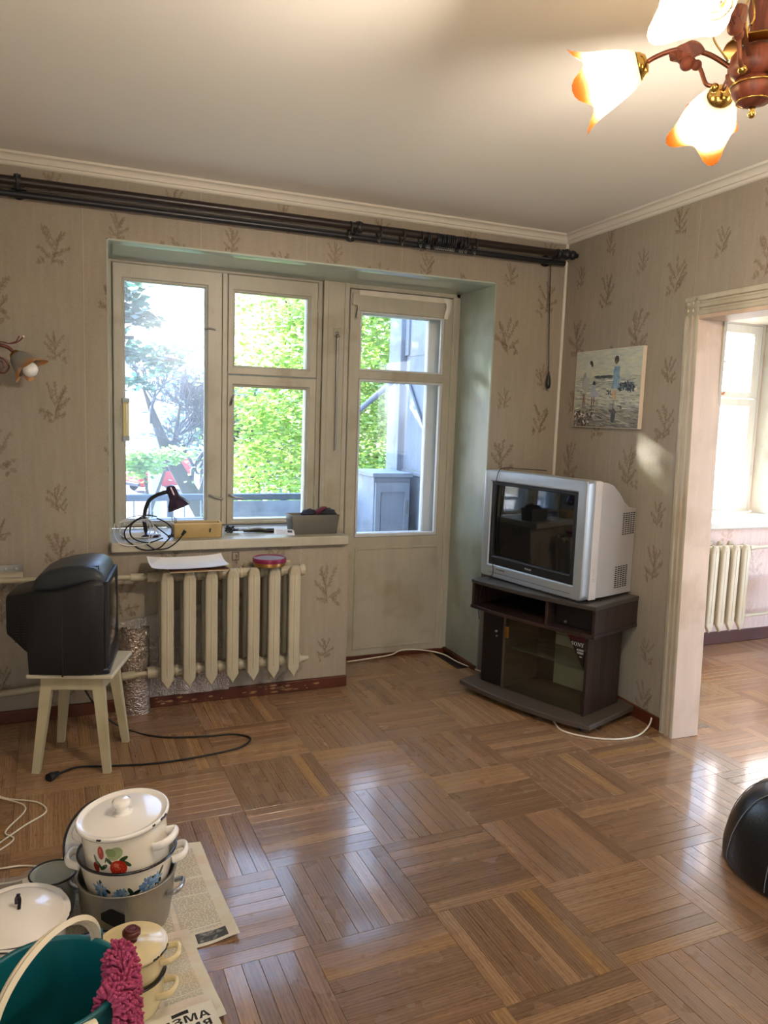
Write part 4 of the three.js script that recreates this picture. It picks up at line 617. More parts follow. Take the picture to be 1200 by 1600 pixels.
  const cardT = canvasTex(256, 160, (g) => { g.fillStyle = '#d6d9de'; g.fillRect(0, 0, 256, 160); g.fillStyle = '#5f6672'; for (let k = 0; k < 5; k++) g.fillRect(20, 26 + k * 24, 90 + (k * 37) % 90, 7); g.fillStyle = '#39404c'; g.fillRect(170, 30, 60, 60); });
  const cd = mesh('printed_card', new THREE.BoxGeometry(0.105, 0.0012, 0.055), std(0xffffff, 0.5, { map: cardT }), null, true); cd.position.set(-1.672, Y + 0.018, -0.02); cd.rotation.set(0.45, -0.12, 0); tag(cd, 'small white printed card propped in front of the grey metal box', 'card');
}

{ // pieces on the window itself
  const th = thing('thermometer', 'small yellow thermometer strip fixed to the left edge of the left window pane', 'thermometer', [-2.437, 1.335, ZF + 0.012]);
  mesh('backing', rbox(-0.015, 0.015, 0, 0.20, 0, 0.008, 0.004), std(0xcdbd7a, 0.5), th); each('end_clip', [rbox(-0.018, 0.018, -0.012, 0.014, -0.002, 0.011, 0.003), rbox(-0.018, 0.018, 0.186, 0.212, -0.002, 0.011, 0.003)], std(0x9aa0a0, 0.4), th); mesh('tube', cyl([0.004, 0.02, 0.009], [0.004, 0.18, 0.009], 0.0025), std(0xf2f2ee, 0.2), th);
  const rd = thing('blind_rod', 'thin steel rod hanging on the pillar between the window and the balcony door', 'rod', [-1.275, 0, ZF + 0.012]);
  mesh('plate', rbox(-0.022, 0.022, 1.945, 1.99, 0, 0.008, 0.003), M.frame, rd); mesh('rod', cyl([0, 1.29, 0.02], [-0.003, 1.94, 0.02], 0.0055), M.steel, rd); mesh('joint', [ball(0.011, -0.003, 1.945, 0.02, 10), new THREE.TorusGeometry(0.008, 0.003, 6, 12).translate(-0.003, 1.962, 0.014)], M.steel, rd);
  const tp = thing('draught_strip', 'crumpled off-white cloth strip with a loose end along the top of the balcony door', 'cloth strip', [0, 0, ZF + 0.01]);
  const g = new THREE.PlaneGeometry(0.58, 0.03, 30, 3), p = g.attributes.position; for (let i = 0; i < p.count; i++) p.setZ(i, 0.004 + 0.003 * Math.sin(p.getX(i) * 50)); g.computeVertexNormals();
  mesh('strip', g.translate(-0.85, 2.205, 0), std(0xd3ccba, 0.85), tp);
  const q = new THREE.PlaneGeometry(0.05, 0.12, 6, 14), r = q.attributes.position; for (let i = 0; i < r.count; i++) { const t = (0.06 - r.getY(i)) / 0.12; r.setX(i, r.getX(i) * (1 - 0.55 * t) + 0.008 * Math.sin(t * 5)); r.setZ(i, 0.010 + 0.018 * Math.sin(t * 3) * Math.cos(r.getX(i) * 60)); } q.computeVertexNormals();
  mesh('loose_end', q.translate(-0.572, 2.155, 0.0), std(0xdcd7c9, 0.85), tp);
}
// ================================================================ LAMPS
function tulip(len, r0, r1, wave, petals, deep, mid, neck) { // axis down -y, neck at origin
  const N = 48, K = 16, P = [], C = [], I = [];
  for (let j = 0; j <= K; j++) for (let i = 0; i <= N; i++) {
    const t = j / K, a = i / N * Math.PI * 2, belly = r0 + (r1 - r0) * Math.pow(t, 0.65), fl = Math.pow(t, 4), w = Math.sin(a * petals);
    const r = belly * (1 + wave * fl * w) + 0.16 * r1 * Math.pow(t, 8) * (w > 0 ? w : w * 0.3);
    P.push(Math.cos(a) * r, -len * (t + 0.14 * fl * w * 0.9), Math.sin(a) * r);
    const e = sm(0.66, 0.98, t + 0.08 * w); C.push(...mix(mix(neck, mid, sm(0.1, 0.6, t)), deep, e));
    if (j < K && i < N) { const o = j * (N + 1) + i; I.push(o, o + N + 1, o + 1, o + 1, o + N + 1, o + N + 2); }
  }
  const g = new THREE.BufferGeometry(); g.setAttribute('position', new THREE.BufferAttribute(new Float32Array(P), 3)); g.setAttribute('color', new THREE.BufferAttribute(new Float32Array(C), 3)); g.setIndex(I); g.computeVertexNormals(); return g;
}
const toward = (d) => new THREE.Quaternion().setFromUnitVectors(V(0, -1, 0), d.clone().normalize());
{
  const wood = std(0xcfb0a4, 0.4, { map: stripeWood([0.70, 0.46, 0.38], [0.50, 0.30, 0.24], 501) }), shadeM = phy(0xffffff, 0.85, { vertexColors: true, transmission: 0.42, thickness: 0 });
  const ch = thing('chandelier', 'lit wooden and brass ceiling chandelier with glowing tulip glass shades edged in orange', 'chandelier', [-1.530, 2.162, 2.706]);
  mesh('stem', lathe([[0.018, 0.04], [0.016, 0.09], [0.022, 0.12], [0.018, 0.15], [0.017, 0.33], [0.024, 0.345], [0.018, 0.36], [0.016, 0.40]], 28), wood, ch);
  mesh('canopy', lathe([[0, 0.365], [0.03, 0.37], [0.055, 0.39], [0.065, 0.42], [0.065, 0.43], [0, 0.43]], 40), wood, ch);
  mesh('hub', lathe([[0, 0.050], [0.036, 0.048], [0.045, 0.038], [0.048, 0.02], [0.043, 0.004], [0.030, -0.006], [0, -0.008]], 40), wood, ch);
  mesh('hub_disc', lathe([[0.034, 0.06], [0.058, 0.058], [0.060, 0.053], [0.036, 0.05]], 40), M.brass, ch);
  mesh('bottom_bowl', lathe([[0.0, 0.0], [0.033, -0.004], [0.041, -0.016], [0.039, -0.032], [0.028, -0.046], [0.012, -0.054], [0, -0.055]], 40), wood, ch);
  mesh('bowl_ring', [new THREE.TorusGeometry(0.0415, 0.0022, 8, 48).rotateX(Math.PI / 2).translate(0, -0.017, 0), new THREE.TorusGeometry(0.030, 0.0016, 8, 40).rotateX(Math.PI / 2).translate(0, -0.045, 0)], M.gold, ch);
  mesh('tip', lathe([[0, -0.052], [0.007, -0.055], [0.004, -0.06], [0.0075, -0.066], [0.005, -0.073], [0, -0.075]], 16), M.gold, ch);
  const F = V(0.392, 0, -0.92), Rt = V(0.92, 0, 0.388), sg = tulip(0.114, 0.025, 0.068, 0.09, 4, [0.070, 0.017, 0.0012], [0.20, 0.165, 0.10], [0.020, 0.016, 0.0085]);
  for (const deg of [156, 84, 228, 12, 300]) {
    const a = deg * Math.PI / 180, d = Rt.clone().multiplyScalar(Math.cos(a)).addScaledVector(F, Math.sin(a)), at = (r, y) => [d.x * r, y, d.z * r], side = V(-d.z, 0, d.x);
    const arm = mesh('arm', [tube([at(0.04, 0.02), at(0.09, 0.055), at(0.14, 0.070), at(0.185, 0.062), at(0.208, 0.050)], 0.0048, 40, 8), tube([at(0.13, 0.066), at(0.10, 0.03), at(0.085, -0.002), at(0.072, -0.008)], 0.0042, 30, 8)], M.brass, ch);
    arm.material = std(0x7a4a38, 0.3, { metalness: 0.6 });
    mesh('ball', ball(0.0085, ...at(0.070, -0.010), 14), M.gold, arm);
    const petal = (off, s, tilt) => { const sh = new THREE.Shape(); sh.moveTo(-0.03, 0); sh.quadraticCurveTo(-0.02, 0.024, 0, 0.026); sh.quadraticCurveTo(0.022, 0.024, 0.034, 0.004); sh.quadraticCurveTo(0.02, -0.006, 0.012, -0.018); sh.quadraticCurveTo(-0.004, -0.006, -0.03, 0); const g = ext(sh, 0.010, 0.003, 2).translate(0, 0, -0.005).scale(s, s, 1.3).rotateX(tilt); const m = new THREE.Matrix4().makeBasis(d, V(0, 1, 0), side); return g.applyMatrix4(m).translate(...at(off, 0.058)); };
    mesh('carved_leaf', [petal(0.125, 1, 0.4), petal(0.118, 0.9, -0.5), petal(0.13, 0.8, 1.5), ball(0.014, ...at(0.124, 0.042), 12), ball(0.010, ...at(0.106, 0.036), 12)], wood, arm);
    mesh('wire_scroll', tube([at(0.05, 0.035), at(0.08, 0.09), at(0.05, 0.12), at(0.03, 0.095), at(0.045, 0.075)], 0.0018, 40, 6), M.gold, arm);
    const ax = V(d.x * 0.955, -0.27, d.z * 0.955).normalize(), neck = V(...at(0.205, 0.052)), q = toward(ax);
    mesh('socket_cup', lathe([[0.004, 0.008], [0.016, 0.006], [0.025, -0.004], [0.027, -0.014], [0.024, -0.018], [0.018, -0.02]], 28).applyQuaternion(q).translate(neck.x, neck.y, neck.z), M.gold, arm);
    const pos = neck.clone().addScaledVector(ax, 0.008); const s = mesh('shade', sg.clone().rotateY(rnd() * 6).applyQuaternion(q).translate(pos.x, pos.y, pos.z), shadeM, ch, true);
    const bp = neck.clone().addScaledVector(ax, 0.062);
    mesh('bulb', lathe([[0, -0.026], [0.014, -0.022], [0.0225, -0.010], [0.0225, 0.006], [0.014, 0.022], [0.010, 0.034], [0, 0.036]], 24).applyQuaternion(q).translate(bp.x, bp.y, bp.z), std(0xffffff, 0.4, { emissive: 0xfff0da, emissiveIntensity: 3 }), s);
    const l = new THREE.PointLight(0xffeddb, LAMP, 0, 2); l.name = 'bulb_light'; l.position.copy(bp); l.castShadow = true; l.shadow.radius = 1; ch.add(l);
  }
}
{
  const sc = thing('wall_sconce', 'unlit wall lamp with dark red arm and amber frilled shade, left of the window', 'wall lamp', [-3.14, 1.62, 0]);
  const red = phy(0x5a1512, 0.25, { clearcoat: 0.6 });
  mesh('wall_plate', lathe([[0, 0], [0.05, 0], [0.05, 0.012], [0.03, 0.02], [0, 0.022]], 28).rotateX(Math.PI / 2), M.brass, sc);
  mesh('arm', tube([[0, 0, 0.02], [0.03, 0.03, 0.10], [0.09, 0.10, 0.14], [0.14, 0.125, 0.15], [0.185, 0.115, 0.15], [0.212, 0.086, 0.15]], 0.0075, 50, 10), red, sc);
  mesh('scroll', [tube([[0.02, 0.01, 0.12], [0.10, 0.065, 0.15], [0.16, 0.07, 0.15], [0.185, 0.035, 0.15], [0.165, 0.008, 0.15], [0.14, 0.014, 0.15], [0.142, 0.03, 0.15]], 0.0038, 60, 8), tube([[0.03, 0.02, 0.13], [0.11, 0.055, 0.155], [0.155, 0.057, 0.155], [0.17, 0.03, 0.155]], 0.003, 40, 8)], red, sc);
  mesh('twig', [tube([[0.05, 0.10, 0.13], [0.14, 0.138, 0.15], [0.20, 0.134, 0.15], [0.23, 0.15, 0.15], [0.243, 0.165, 0.15]], 0.003, 40, 6), tube([[0.19, 0.135, 0.15], [0.215, 0.145, 0.15], [0.228, 0.168, 0.15]], 0.0025, 20, 6)], red, sc);
  mesh('twig_tip', ball(0.0045, 0.244, 0.167, 0.15, 10), std(0xf0e8d8, 0.2), sc);
  const ax = V(0.62, -0.66, 0.28), q = toward(ax), nk = V(0.21, 0.088, 0.15);
  mesh('socket_cup', lathe([[0, 0.012], [0.02, 0.01], [0.028, -0.004], [0.03, -0.016], [0.026, -0.018]], 24).applyQuaternion(q).translate(nk.x, nk.y, nk.z), M.brass, sc);
  mesh('shade', tulip(0.085, 0.030, 0.064, 0.18, 4, [0.55, 0.27, 0.09], [0.30, 0.28, 0.24], [0.28, 0.28, 0.27]).rotateY(0.6).applyQuaternion(q).translate(nk.x + 0.004, nk.y - 0.004, nk.z), phy(0xffffff, 0.5, { vertexColors: true, transmission: 0.3, thickness: 0 }), sc, true);
  const bp = nk.clone().addScaledVector(ax.clone().normalize(), 0.088);
  mesh('bulb', [ball(0.033, bp.x, bp.y, bp.z, 24)], phy(0xe9ece8, 0.15), sc);
}
// ================================================================ POTS, BUCKET, NEWSPAPERS
const bandUv = (g) => { const p = g.attributes.position; let a = 1e9, b = -1e9; for (let i = 0; i < p.count; i++) { a = Math.min(a, p.getY(i)); b = Math.max(b, p.getY(i)); } for (let i = 0; i < p.count; i++) g.attributes.uv.setY(i, (p.getY(i) - a) / (b - a)); return g; };
const potBody = (r, h, rb, t = 0.003) => [[0, 0.002], [rb - 0.01, 0], [rb, 0.004], [rb + (r - rb) * 0.35, 0.018], [r, h * 0.45], [r, h], [r + 0.004, h + 0.003], [r + 0.003, h + 0.006], [r - t, h + 0.003], [r - t, h * 0.45], [rb, 0.016], [0, 0.008]];
const loopHandle = (r, y, a, w, out, rad, flat = 1.5) => { const g = tube([[r - 0.003, y - 0.004, -w], [r + out * 0.7, y + 0.002, -w * 0.92], [r + out, y + 0.004, -w * 0.4], [r + out, y + 0.004, w * 0.4], [r + out * 0.7, y + 0.002, w * 0.92], [r - 0.003, y - 0.004, w]], rad, 40, 10); const p = g.attributes.position; for (let i = 0; i < p.count; i++) p.setY(i, y + (p.getY(i) - y) * flat); g.computeVertexNormals(); return g.rotateY(a); };
function decor(draw) { return canvasTex(2048, 256, draw); }
const lidGeo = (r, rise) => lathe([[0, rise], [r * 0.3, rise * 0.97], [r * 0.62, rise * 0.72], [r * 0.80, rise * 0.34], [r * 0.84, 0.006], [r * 0.90, 0.003], [r * 0.98, 0.006], [r, 0.002], [r * 0.985, -0.004], [r * 0.84, 0.0], [r * 0.60, rise * 0.65], [0, rise * 0.9]], 64);
const knobGeo = (s) => lathe([[0.012, 0], [0.013, 0.004], [0.010, 0.009], [0.016, 0.014], [0.021, 0.020], [0.021, 0.027], [0.014, 0.032], [0, 0.033]].map(([a, b]) => [a * s, b * s]), 28);
const chips = (r, y, list) => list.map(([a, l, w]) => { const t = tube(Array.from({ length: 6 }, (_, k) => { const b = a + (k / 5 - 0.5) * l; return [Math.cos(b) * r, y + 0.001 * Math.sin(k * 2.2), Math.sin(b) * r]; }), w, 14, 6); return t; });
{
  const px = -2.60, pz = 1.665;
  // aluminium pot at the bottom of the stack
  const al = thing('aluminium_pot', 'dull aluminium pot with a black sticker at the bottom of the tall stack of pans', 'pot', [px, 0.002, pz]); al.scale.set(0.95, 1.22, 0.95);
  mesh('body', lathe([[0, 0.004], [0.118, 0], [0.126, 0.008], [0.138, 0.07], [0.143, 0.126], [0.148, 0.128], [0.147, 0.132], [0.140, 0.130], [0.134, 0.07], [0.122, 0.012], [0, 0.010]], 64), std(0xa9a498, 0.38, { metalness: 0.75, bumpMap: fineBump, bumpScale: 0.0006 }), al);
  mesh('handle', [loopHandle(0.142, 0.095, -0.45, 0.035, 0.03, 0.0055, 1.2), loopHandle(0.142, 0.095, -0.45 + Math.PI, 0.035, 0.03, 0.0055, 1.2)], std(0xb7bac0, 0.3, { metalness: 0.8 }), al);
  mesh('sticker', (() => { const N = 10, P = []; const f = (a, y) => { const r = 0.0014 + (y < 0.07 ? 0.126 + (y - 0.008) / 0.062 * 0.012 : 0.138 + (y - 0.07) / 0.056 * 0.005); return [Math.sin(a) * r, y, Math.cos(a) * r]; }; for (let i = 0; i < N; i++) { const a0 = -0.62 + i / N * 0.5, a1 = -0.62 + (i + 1) / N * 0.5, lo = (a) => { const t = (a + 0.62) / 0.5; return 0.052 + 0.03 * Math.abs(t - 0.65); }, hi = (a) => { const t = (a + 0.62) / 0.5; return 0.088 + 0.034 * (0.45 - Math.abs(t - 0.45)); }; const A = f(a0, lo(a0)), B = f(a1, lo(a1)), Cc = f(a1, hi(a1)), D = f(a0, hi(a0)); P.push(...A, ...B, ...Cc, ...A, ...Cc, ...D); } const g = new THREE.BufferGeometry(); g.setAttribute('position', new THREE.BufferAttribute(new Float32Array(P), 3)); g.computeVertexNormals(); return g; })(), std(0x15140f, 0.6), al);
  // enamel bowl with blue flowers
  const bw = thing('enamel_bowl', 'white enamel pot with black rim and painted blue flowers nested in the aluminium pot', 'pot', [px + 0.002, 0.092, pz + 0.002]);
  const flowers = decor((g, W, Hh) => { g.fillStyle = '#efe9d8'; g.fillRect(0, 0, W, Hh); let sd = 31; const R = () => { sd = (sd * 1664525 + 1013904223) >>> 0; return sd / 4294967296; };
    const fl = (x, y, s) => { for (let k = 0; k < 46; k++) { const a = R() * 6.3, d = R() * s; g.save(); g.translate(x + Math.cos(a) * d * 1.25, y + Math.sin(a) * d); g.rotate(a); g.fillStyle = ['#8fb4d6', '#6d97c4', '#a9c6e2', '#5d84b0', '#7ba3cc'][Math.floor(R() * 5)]; g.beginPath(); g.ellipse(0, 0, s * 0.38, s * 0.2, 0, 0, 7); g.fill(); g.restore(); } g.fillStyle = '#d8c26a'; g.beginPath(); g.arc(x, y, s * 0.14, 0, 7); g.fill(); };
    const lf = (x, y, a) => { g.save(); g.translate(x, y); g.rotate(a); g.fillStyle = ['#25402c', '#2f4f37', '#1d3327'][Math.floor(R() * 3)]; g.beginPath(); g.ellipse(26, 0, 34, 13, 0, 0, 7); g.fill(); g.restore(); };
    for (const c of [0, 1024]) { for (const [x, y] of [[-190, 100], [-60, 150], [30, 140], [200, 110], [230, 80]]) for (let k = 0; k < 4; k++) lf(W / 2 + c + x, y, R() * 6.3); fl((W / 2 + c - 210) % W, 105, 44); fl((W / 2 + c - 60) % W, 150, 52); fl((W / 2 + c + 140) % W, 112, 50); fl((W / 2 + c + 220) % W, 90, 34); } });
  mesh('body', bandUv(lathe([[0.098, 0], [0.112, 0.03], [0.122, 0.075], [0.134, 0.135]], 72)).rotateY(Math.PI - 0.05), phy(0xffffff, 0.18, { map: flowers, clearcoat: 0.6, clearcoatRoughness: 0.08 }), bw, true);
  mesh('inside', lathe([[0, 0.006], [0.09, 0.004], [0.109, 0.03], [0.119, 0.075], [0.131, 0.136]], 64), M.enamel, bw); mesh('base', lathe([[0, 0.001], [0.096, -0.001], [0.099, 0.003]], 48), M.enamel, bw);
  mesh('rim', new THREE.TorusGeometry(0.1355, 0.0042, 10, 80).rotateX(Math.PI / 2).translate(0, 0.137, 0), M.navy, bw);
  mesh('handle', loopHandle(0.130, 0.112, -0.18, 0.036, 0.034, 0.0085), M.enamel, bw); mesh('handle', loopHandle(0.130, 0.112, Math.PI - 0.25, 0.036, 0.034, 0.0085), M.enamel, bw);
  // strawberry pot with its lid, leaning in the bowl
  const tiltQ = (o) => { o.rotation.set(0.03, 0, 0.105); };
  const st = thing('strawberry_pot', 'tall lidded white enamel pot with painted strawberries on top of the stack of pans', 'pot', [px + 0.006, 0.182, pz + 0.01]); tiltQ(st);
  const berries = decor((g, W, Hh) => { g.fillStyle = '#f0ead9'; g.fillRect(0, 0, W, Hh); for (const c of [0, 1024]) { const X = (W / 2 + c - 170) % W; const e = (x, y, a, b, r, col) => { g.save(); g.translate(X + x, y - 62); g.rotate(r); g.fillStyle = col; g.beginPath(); g.ellipse(0, 0, a, b, 0, 0, 7); g.fill(); g.restore(); };
    e(70, 128, 62, 34, -0.2, '#a9b884'); e(40, 120, 40, 22, 0.2, '#8fa468'); for (const [x, y, r] of [[-96, 168, 1.2], [-70, 190, 0.7], [120, 176, -0.7], [150, 190, 0.5], [20, 168, 0.6], [-30, 200, -0.4], [130, 160, -0.2]]) e(x, y, 34, 11, r, '#2c4a2a');
    e(-42, 122, 26, 36, 0.1, '#b3261b'); e(-46, 112, 10, 14, 0.2, '#d4553f'); e(-100, 205, 30, 24, 0.6, '#9f2a1e'); e(84, 206, 64, 42, 0.05, '#b92a18'); e(70, 190, 20, 12, 0.1, '#d96a45'); g.fillStyle = 'rgba(245,210,150,.7)'; for (let k = 0; k < 26; k++) { g.beginPath(); g.arc(X + 84 + Math.cos(k * 2.4) * 50 * ((k % 5) / 5 + 0.1), 144 + Math.sin(k * 2.4) * 32 * ((k % 5) / 5 + 0.1), 2, 0, 7); g.fill(); } e(-6, 160, 5, 18, 0.6, '#3b5a30'); } });
  mesh('body', bandUv(lathe([[0.104, 0.004], [0.114, 0.012], [0.116, 0.03], [0.117, 0.148]], 72)).rotateY(Math.PI), phy(0xffffff, 0.18, { map: berries, clearcoat: 0.6, clearcoatRoughness: 0.08 }), st, true);
  mesh('base', lathe([[0, 0.003], [0.1, 0], [0.105, 0.005]], 48), M.enamel, st); mesh('inside', lathe([[0, 0.007], [0.108, 0.008], [0.113, 0.03], [0.114, 0.148], [0.117, 0.150]], 48), M.enamel, st);
  mesh('handle', loopHandle(0.114, 0.098, -0.62, 0.040, 0.036, 0.0085), M.enamel, st); mesh('handle', loopHandle(0.114, 0.098, Math.PI - 0.62, 0.040, 0.036, 0.0085), M.enamel, st);
  const lid = mesh('lid', lathe([[0, 0.010], [0.06, 0.010], [0.105, 0.004], [0.114, 0.003], [0.122, 0.010], [0.128, 0.009], [0.129, 0.002], [0.124, -0.006], [0.119, -0.003], [0.104, 0.0], [0, 0.006]], 72), M.enamel, st); lid.position.y = 0.1555;
  mesh('knob', [lathe([[0.028, 0.010], [0.029, 0.014], [0.018, 0.016], [0.019, 0.028], [0.025, 0.034], [0.026, 0.046], [0.018, 0.051], [0, 0.052]], 28)], M.enamel, lid);
  mesh('chip', chips(0.128, 0.005, [[0.62, 0.24, 0.0035], [2.15, 0.10, 0.003], [0.95, 0.06, 0.003]]), M.navy, lid);
  // two cream pans
  const cp = { x: -2.617, z: 2.03 };
  const a = thing('cream_pot', 'lower cream enamel pot with loop handle standing on the newspaper under the lidded cream pan', 'pot', [cp.x, 0.004, cp.z]);
  mesh('body', lathe(potBody(0.078, 0.098, 0.066), 64), M.cream, a); mesh('rim', new THREE.TorusGeometry(0.0805, 0.003, 8, 64).rotateX(Math.PI / 2).translate(0, 0.102, 0), M.navy, a);
  mesh('handle', loopHandle(0.076, 0.068, -0.45, 0.030, 0.034, 0.0068, 1.3), M.cream, a); mesh('handle', loopHandle(0.076, 0.068, Math.PI - 0.45, 0.030, 0.034, 0.0068, 1.3), M.cream, a);
  const b = thing('cream_pan', 'upper cream enamel pan with loop handle and a lid with a brown knob', 'pot', [cp.x, 0.108, cp.z]);
  mesh('body', lathe([[0, 0.0015], [0.068, 0], [0.075, 0.004], [0.079, 0.02], [0.080, 0.062], [0.083, 0.066], [0.077, 0.066], [0.076, 0.02], [0.07, 0.008], [0, 0.006]], 64), M.cream, b);
  mesh('handle', loopHandle(0.078, 0.046, -0.30, 0.030, 0.036, 0.0068, 1.3), M.cream, b); mesh('handle', loopHandle(0.078, 0.046, Math.PI - 0.30, 0.030, 0.036, 0.0068, 1.3), M.cream, b);
  const l = mesh('lid', lidGeo(0.0875, 0.014), M.cream, b); l.position.y = 0.068;
  mesh('knob', [knobGeo(1.05).translate(0, 0.012, 0), new THREE.TorusGeometry(0.0135, 0.004, 8, 24).rotateX(Math.PI / 2).translate(0, 0.044, 0)], std(0x5a1d16, 0.35), l);
  mesh('chip', chips(0.0875, 0.002, [[0.55, 0.5, 0.0026], [0.95, 0.2, 0.0026]]), M.navy, l);
  // basin leaning behind the stack
  const bs = thing('grey_basin', 'large grey-white enamel basin with black rim leaning upright behind the stack of pans', 'basin', [-2.635, 0.140, 1.465]); bs.rotation.set(1.05, 0.12, 0); bs.scale.setScalar(0.9);
  mesh('bowl', lathe([[0, -0.03], [0.10, -0.028], [0.118, -0.018], [0.142, 0.016], [0.150, 0.020], [0.150, 0.023], [0.140, 0.020], [0.114, -0.014], [0.098, -0.024], [0, -0.026]], 64), phy(0xbfbcb0, 0.25, { clearcoat: 0.4 }), bs); mesh('rim', new THREE.TorusGeometry(0.150, 0.0045, 8, 72).rotateX(Math.PI / 2).translate(0, 0.0215, 0), M.navy, bs);
  // left group: lidded casserole, saucepan lid, dark pots
  const cs = thing('white_casserole', 'wide white enamel casserole with a domed lid and dark lid handle at the left edge', 'pot', [-2.885, 0.004, 1.745]);
  mesh('body', lathe(potBody(0.120, 0.115, 0.095), 64), M.enamel, cs); mesh('rim', new THREE.TorusGeometry(0.1225, 0.003, 8, 72).rotateX(Math.PI / 2).translate(0, 0.119, 0), M.navy, cs);
  mesh('handle', loopHandle(0.118, 0.085, -1.2, 0.03, 0.03, 0.007, 1.2), M.enamel, cs);
  const dl = mesh('lid', lidGeo(0.132, 0.034), M.enamel, cs); dl.position.y = 0.126; dl.rotation.set(0.08, 0, -0.02);
  mesh('lid_handle', [tube([[-0.004, 0.030, -0.012], [-0.004, 0.052, -0.006], [0.0, 0.062, 0.0], [0.004, 0.060, 0.006], [0.003, 0.034, 0.014]], 0.0045, 30, 8), rbox(-0.004, 0.006, 0.055, 0.066, -0.008, 0.008, 0.002)], std(0x1a1830, 0.4), dl);
  mesh('chip', chips(0.131, 0.001, [[0.3, 0.3, 0.0028], [0.9, 0.9, 0.0026], [-1.2, 0.25, 0.003], [-0.95, 0.1, 0.003], [1.7, 0.5, 0.0024]]), M.navy, dl);
  const sp = thing('grey_saucepan', 'small grey-green enamel saucepan with black rim between the casserole and the stack', 'saucepan', [-2.80, 0.004, 1.57]);
  mesh('body', lathe(potBody(0.062, 0.125, 0.054), 48), phy(0xaeb5aa, 0.22, { clearcoat: 0.5 }), sp); mesh('lid_disc', lathe([[0, 0.124], [0.058, 0.126]], 40), phy(0x9fa79c, 0.25), sp); mesh('rim', new THREE.TorusGeometry(0.0645, 0.003, 8, 56).rotateX(Math.PI / 2).translate(0, 0.131, 0), M.navy, sp);
  mesh('handle', tube([[0.058, 0.11, 0.02], [0.10, 0.115, 0.035], [0.115, 0.09, 0.04], [0.11, 0.04, 0.04], [0.085, 0.02, 0.03], [0.056, 0.03, 0.02]], 0.006, 40, 8).scale(0.92, 1, 1).rotateY(-0.95), M.enamel, sp);
  const dk = thing('grey_pan', 'low grey enamel pan with blue-white rim in front of the aluminium pot', 'pot', [-2.705, 0.004, 1.885]);
  mesh('body', lathe(potBody(0.088, 0.055, 0.075), 56), phy(0x4d504e, 0.25, { clearcoat: 0.5 }), dk); mesh('rim', new THREE.TorusGeometry(0.0905, 0.004, 8, 64).rotateX(Math.PI / 2).translate(0, 0.059, 0), phy(0x9fb0cf, 0.2), dk);
  const bn = thing('blue_pan', 'shallow blue-grey enamel pan with navy rim standing inside the low grey pan', 'pot', [-2.705, 0.022, 1.885]); mesh('body', lathe([[0, 0.002], [0.06, 0], [0.068, 0.006], [0.076, 0.052], [0.082, 0.056], [0.08, 0.058], [0.073, 0.053], [0.064, 0.008], [0, 0.006]], 56), phy(0x8794ae, 0.22, { clearcoat: 0.5 }), bn); mesh('rim', new THREE.TorusGeometry(0.081, 0.003, 8, 64).rotateX(Math.PI / 2).translate(0, 0.058, 0), M.navy, bn);
  // teal bucket with handle and cloth
  const bx = -2.80, bz = 2.265, bh = 0.30;
  const bk = thing('bucket', 'teal plastic bucket with a raised cream handle, in the lower left corner of the photo', 'bucket', [bx, 0.004, bz]);
  const teal = phy(0x0c6068, 0.38, {});
  mesh('body', lathe([[0, 0.006], [0.098, 0], [0.104, 0.006], [0.122, 0.13], [0.124, 0.132], [0.140, 0.275], [0.142, bh - 0.012], [0.150, bh - 0.010], [0.151, bh], [0.142, bh + 0.002], [0.138, bh - 0.004], [0.134, 0.25], [0.133, 0.248], [0.119, 0.13], [0.1, 0.01], [0, 0.011]], 80), teal, bk);
  const hq = (pts, w, t) => { const c = new THREE.CatmullRomCurve3(pts.map((p) => V(...p))), s = new THREE.Shape(); s.moveTo(-w / 2, -t / 2); s.lineTo(-w * 0.18, -t / 2); s.lineTo(-w * 0.14, -t * 0.2); s.lineTo(w * 0.14, -t * 0.2); s.lineTo(w * 0.18, -t / 2); s.lineTo(w / 2, -t / 2); s.lineTo(w / 2, t / 2); s.lineTo(w * 0.18, t / 2); s.lineTo(w * 0.14, t * 0.2); s.lineTo(-w * 0.14, t * 0.2); s.lineTo(-w * 0.18, t / 2); s.lineTo(-w / 2, t / 2); s.closePath(); return new THREE.ExtrudeGeometry(s, { steps: 70, extrudePath: c, bevelEnabled: false }); };
  const E1 = [0.098, bh + 0.0, -0.118], E2 = [-0.098, bh + 0.0, 0.118], hp = []; for (let k = 0; k <= 12; k++) { const t = k / 12, a = t * Math.PI, c = Math.cos(a), s = Math.sin(a); hp.push([E1[0] * c - 0.0 * s, bh - 0.012 + 0.135 * s, E1[2] * c + 0.028 * s]); }
  mesh('handle', hq(hp, 0.022, 0.012), std(0xe3d8bb, 0.4), bk);
  each('handle_lug', [rbox(0.085, 0.112, bh - 0.035, bh + 0.01, -0.132, -0.112, 0.004), rbox(-0.112, -0.085, bh - 0.035, bh + 0.01, 0.112, 0.132, 0.004)], teal, bk);
  const gr = thing('bucket_grip', 'short cream handle end clipped on the near rim of the teal bucket', 'handle', [bx, 0.0, bz]); mesh('grip', [tube([[0.045, 0.292, 0.160], [0.062, 0.305, 0.158], [0.085, 0.302, 0.145]], 0.011, 16, 10)], std(0xe3d8bb, 0.4), gr);
  const cl = thing('chenille_cloth', 'pink shaggy chenille cleaning cloth hung over the rim of the teal bucket', 'cloth', [bx, 0.0, bz]);
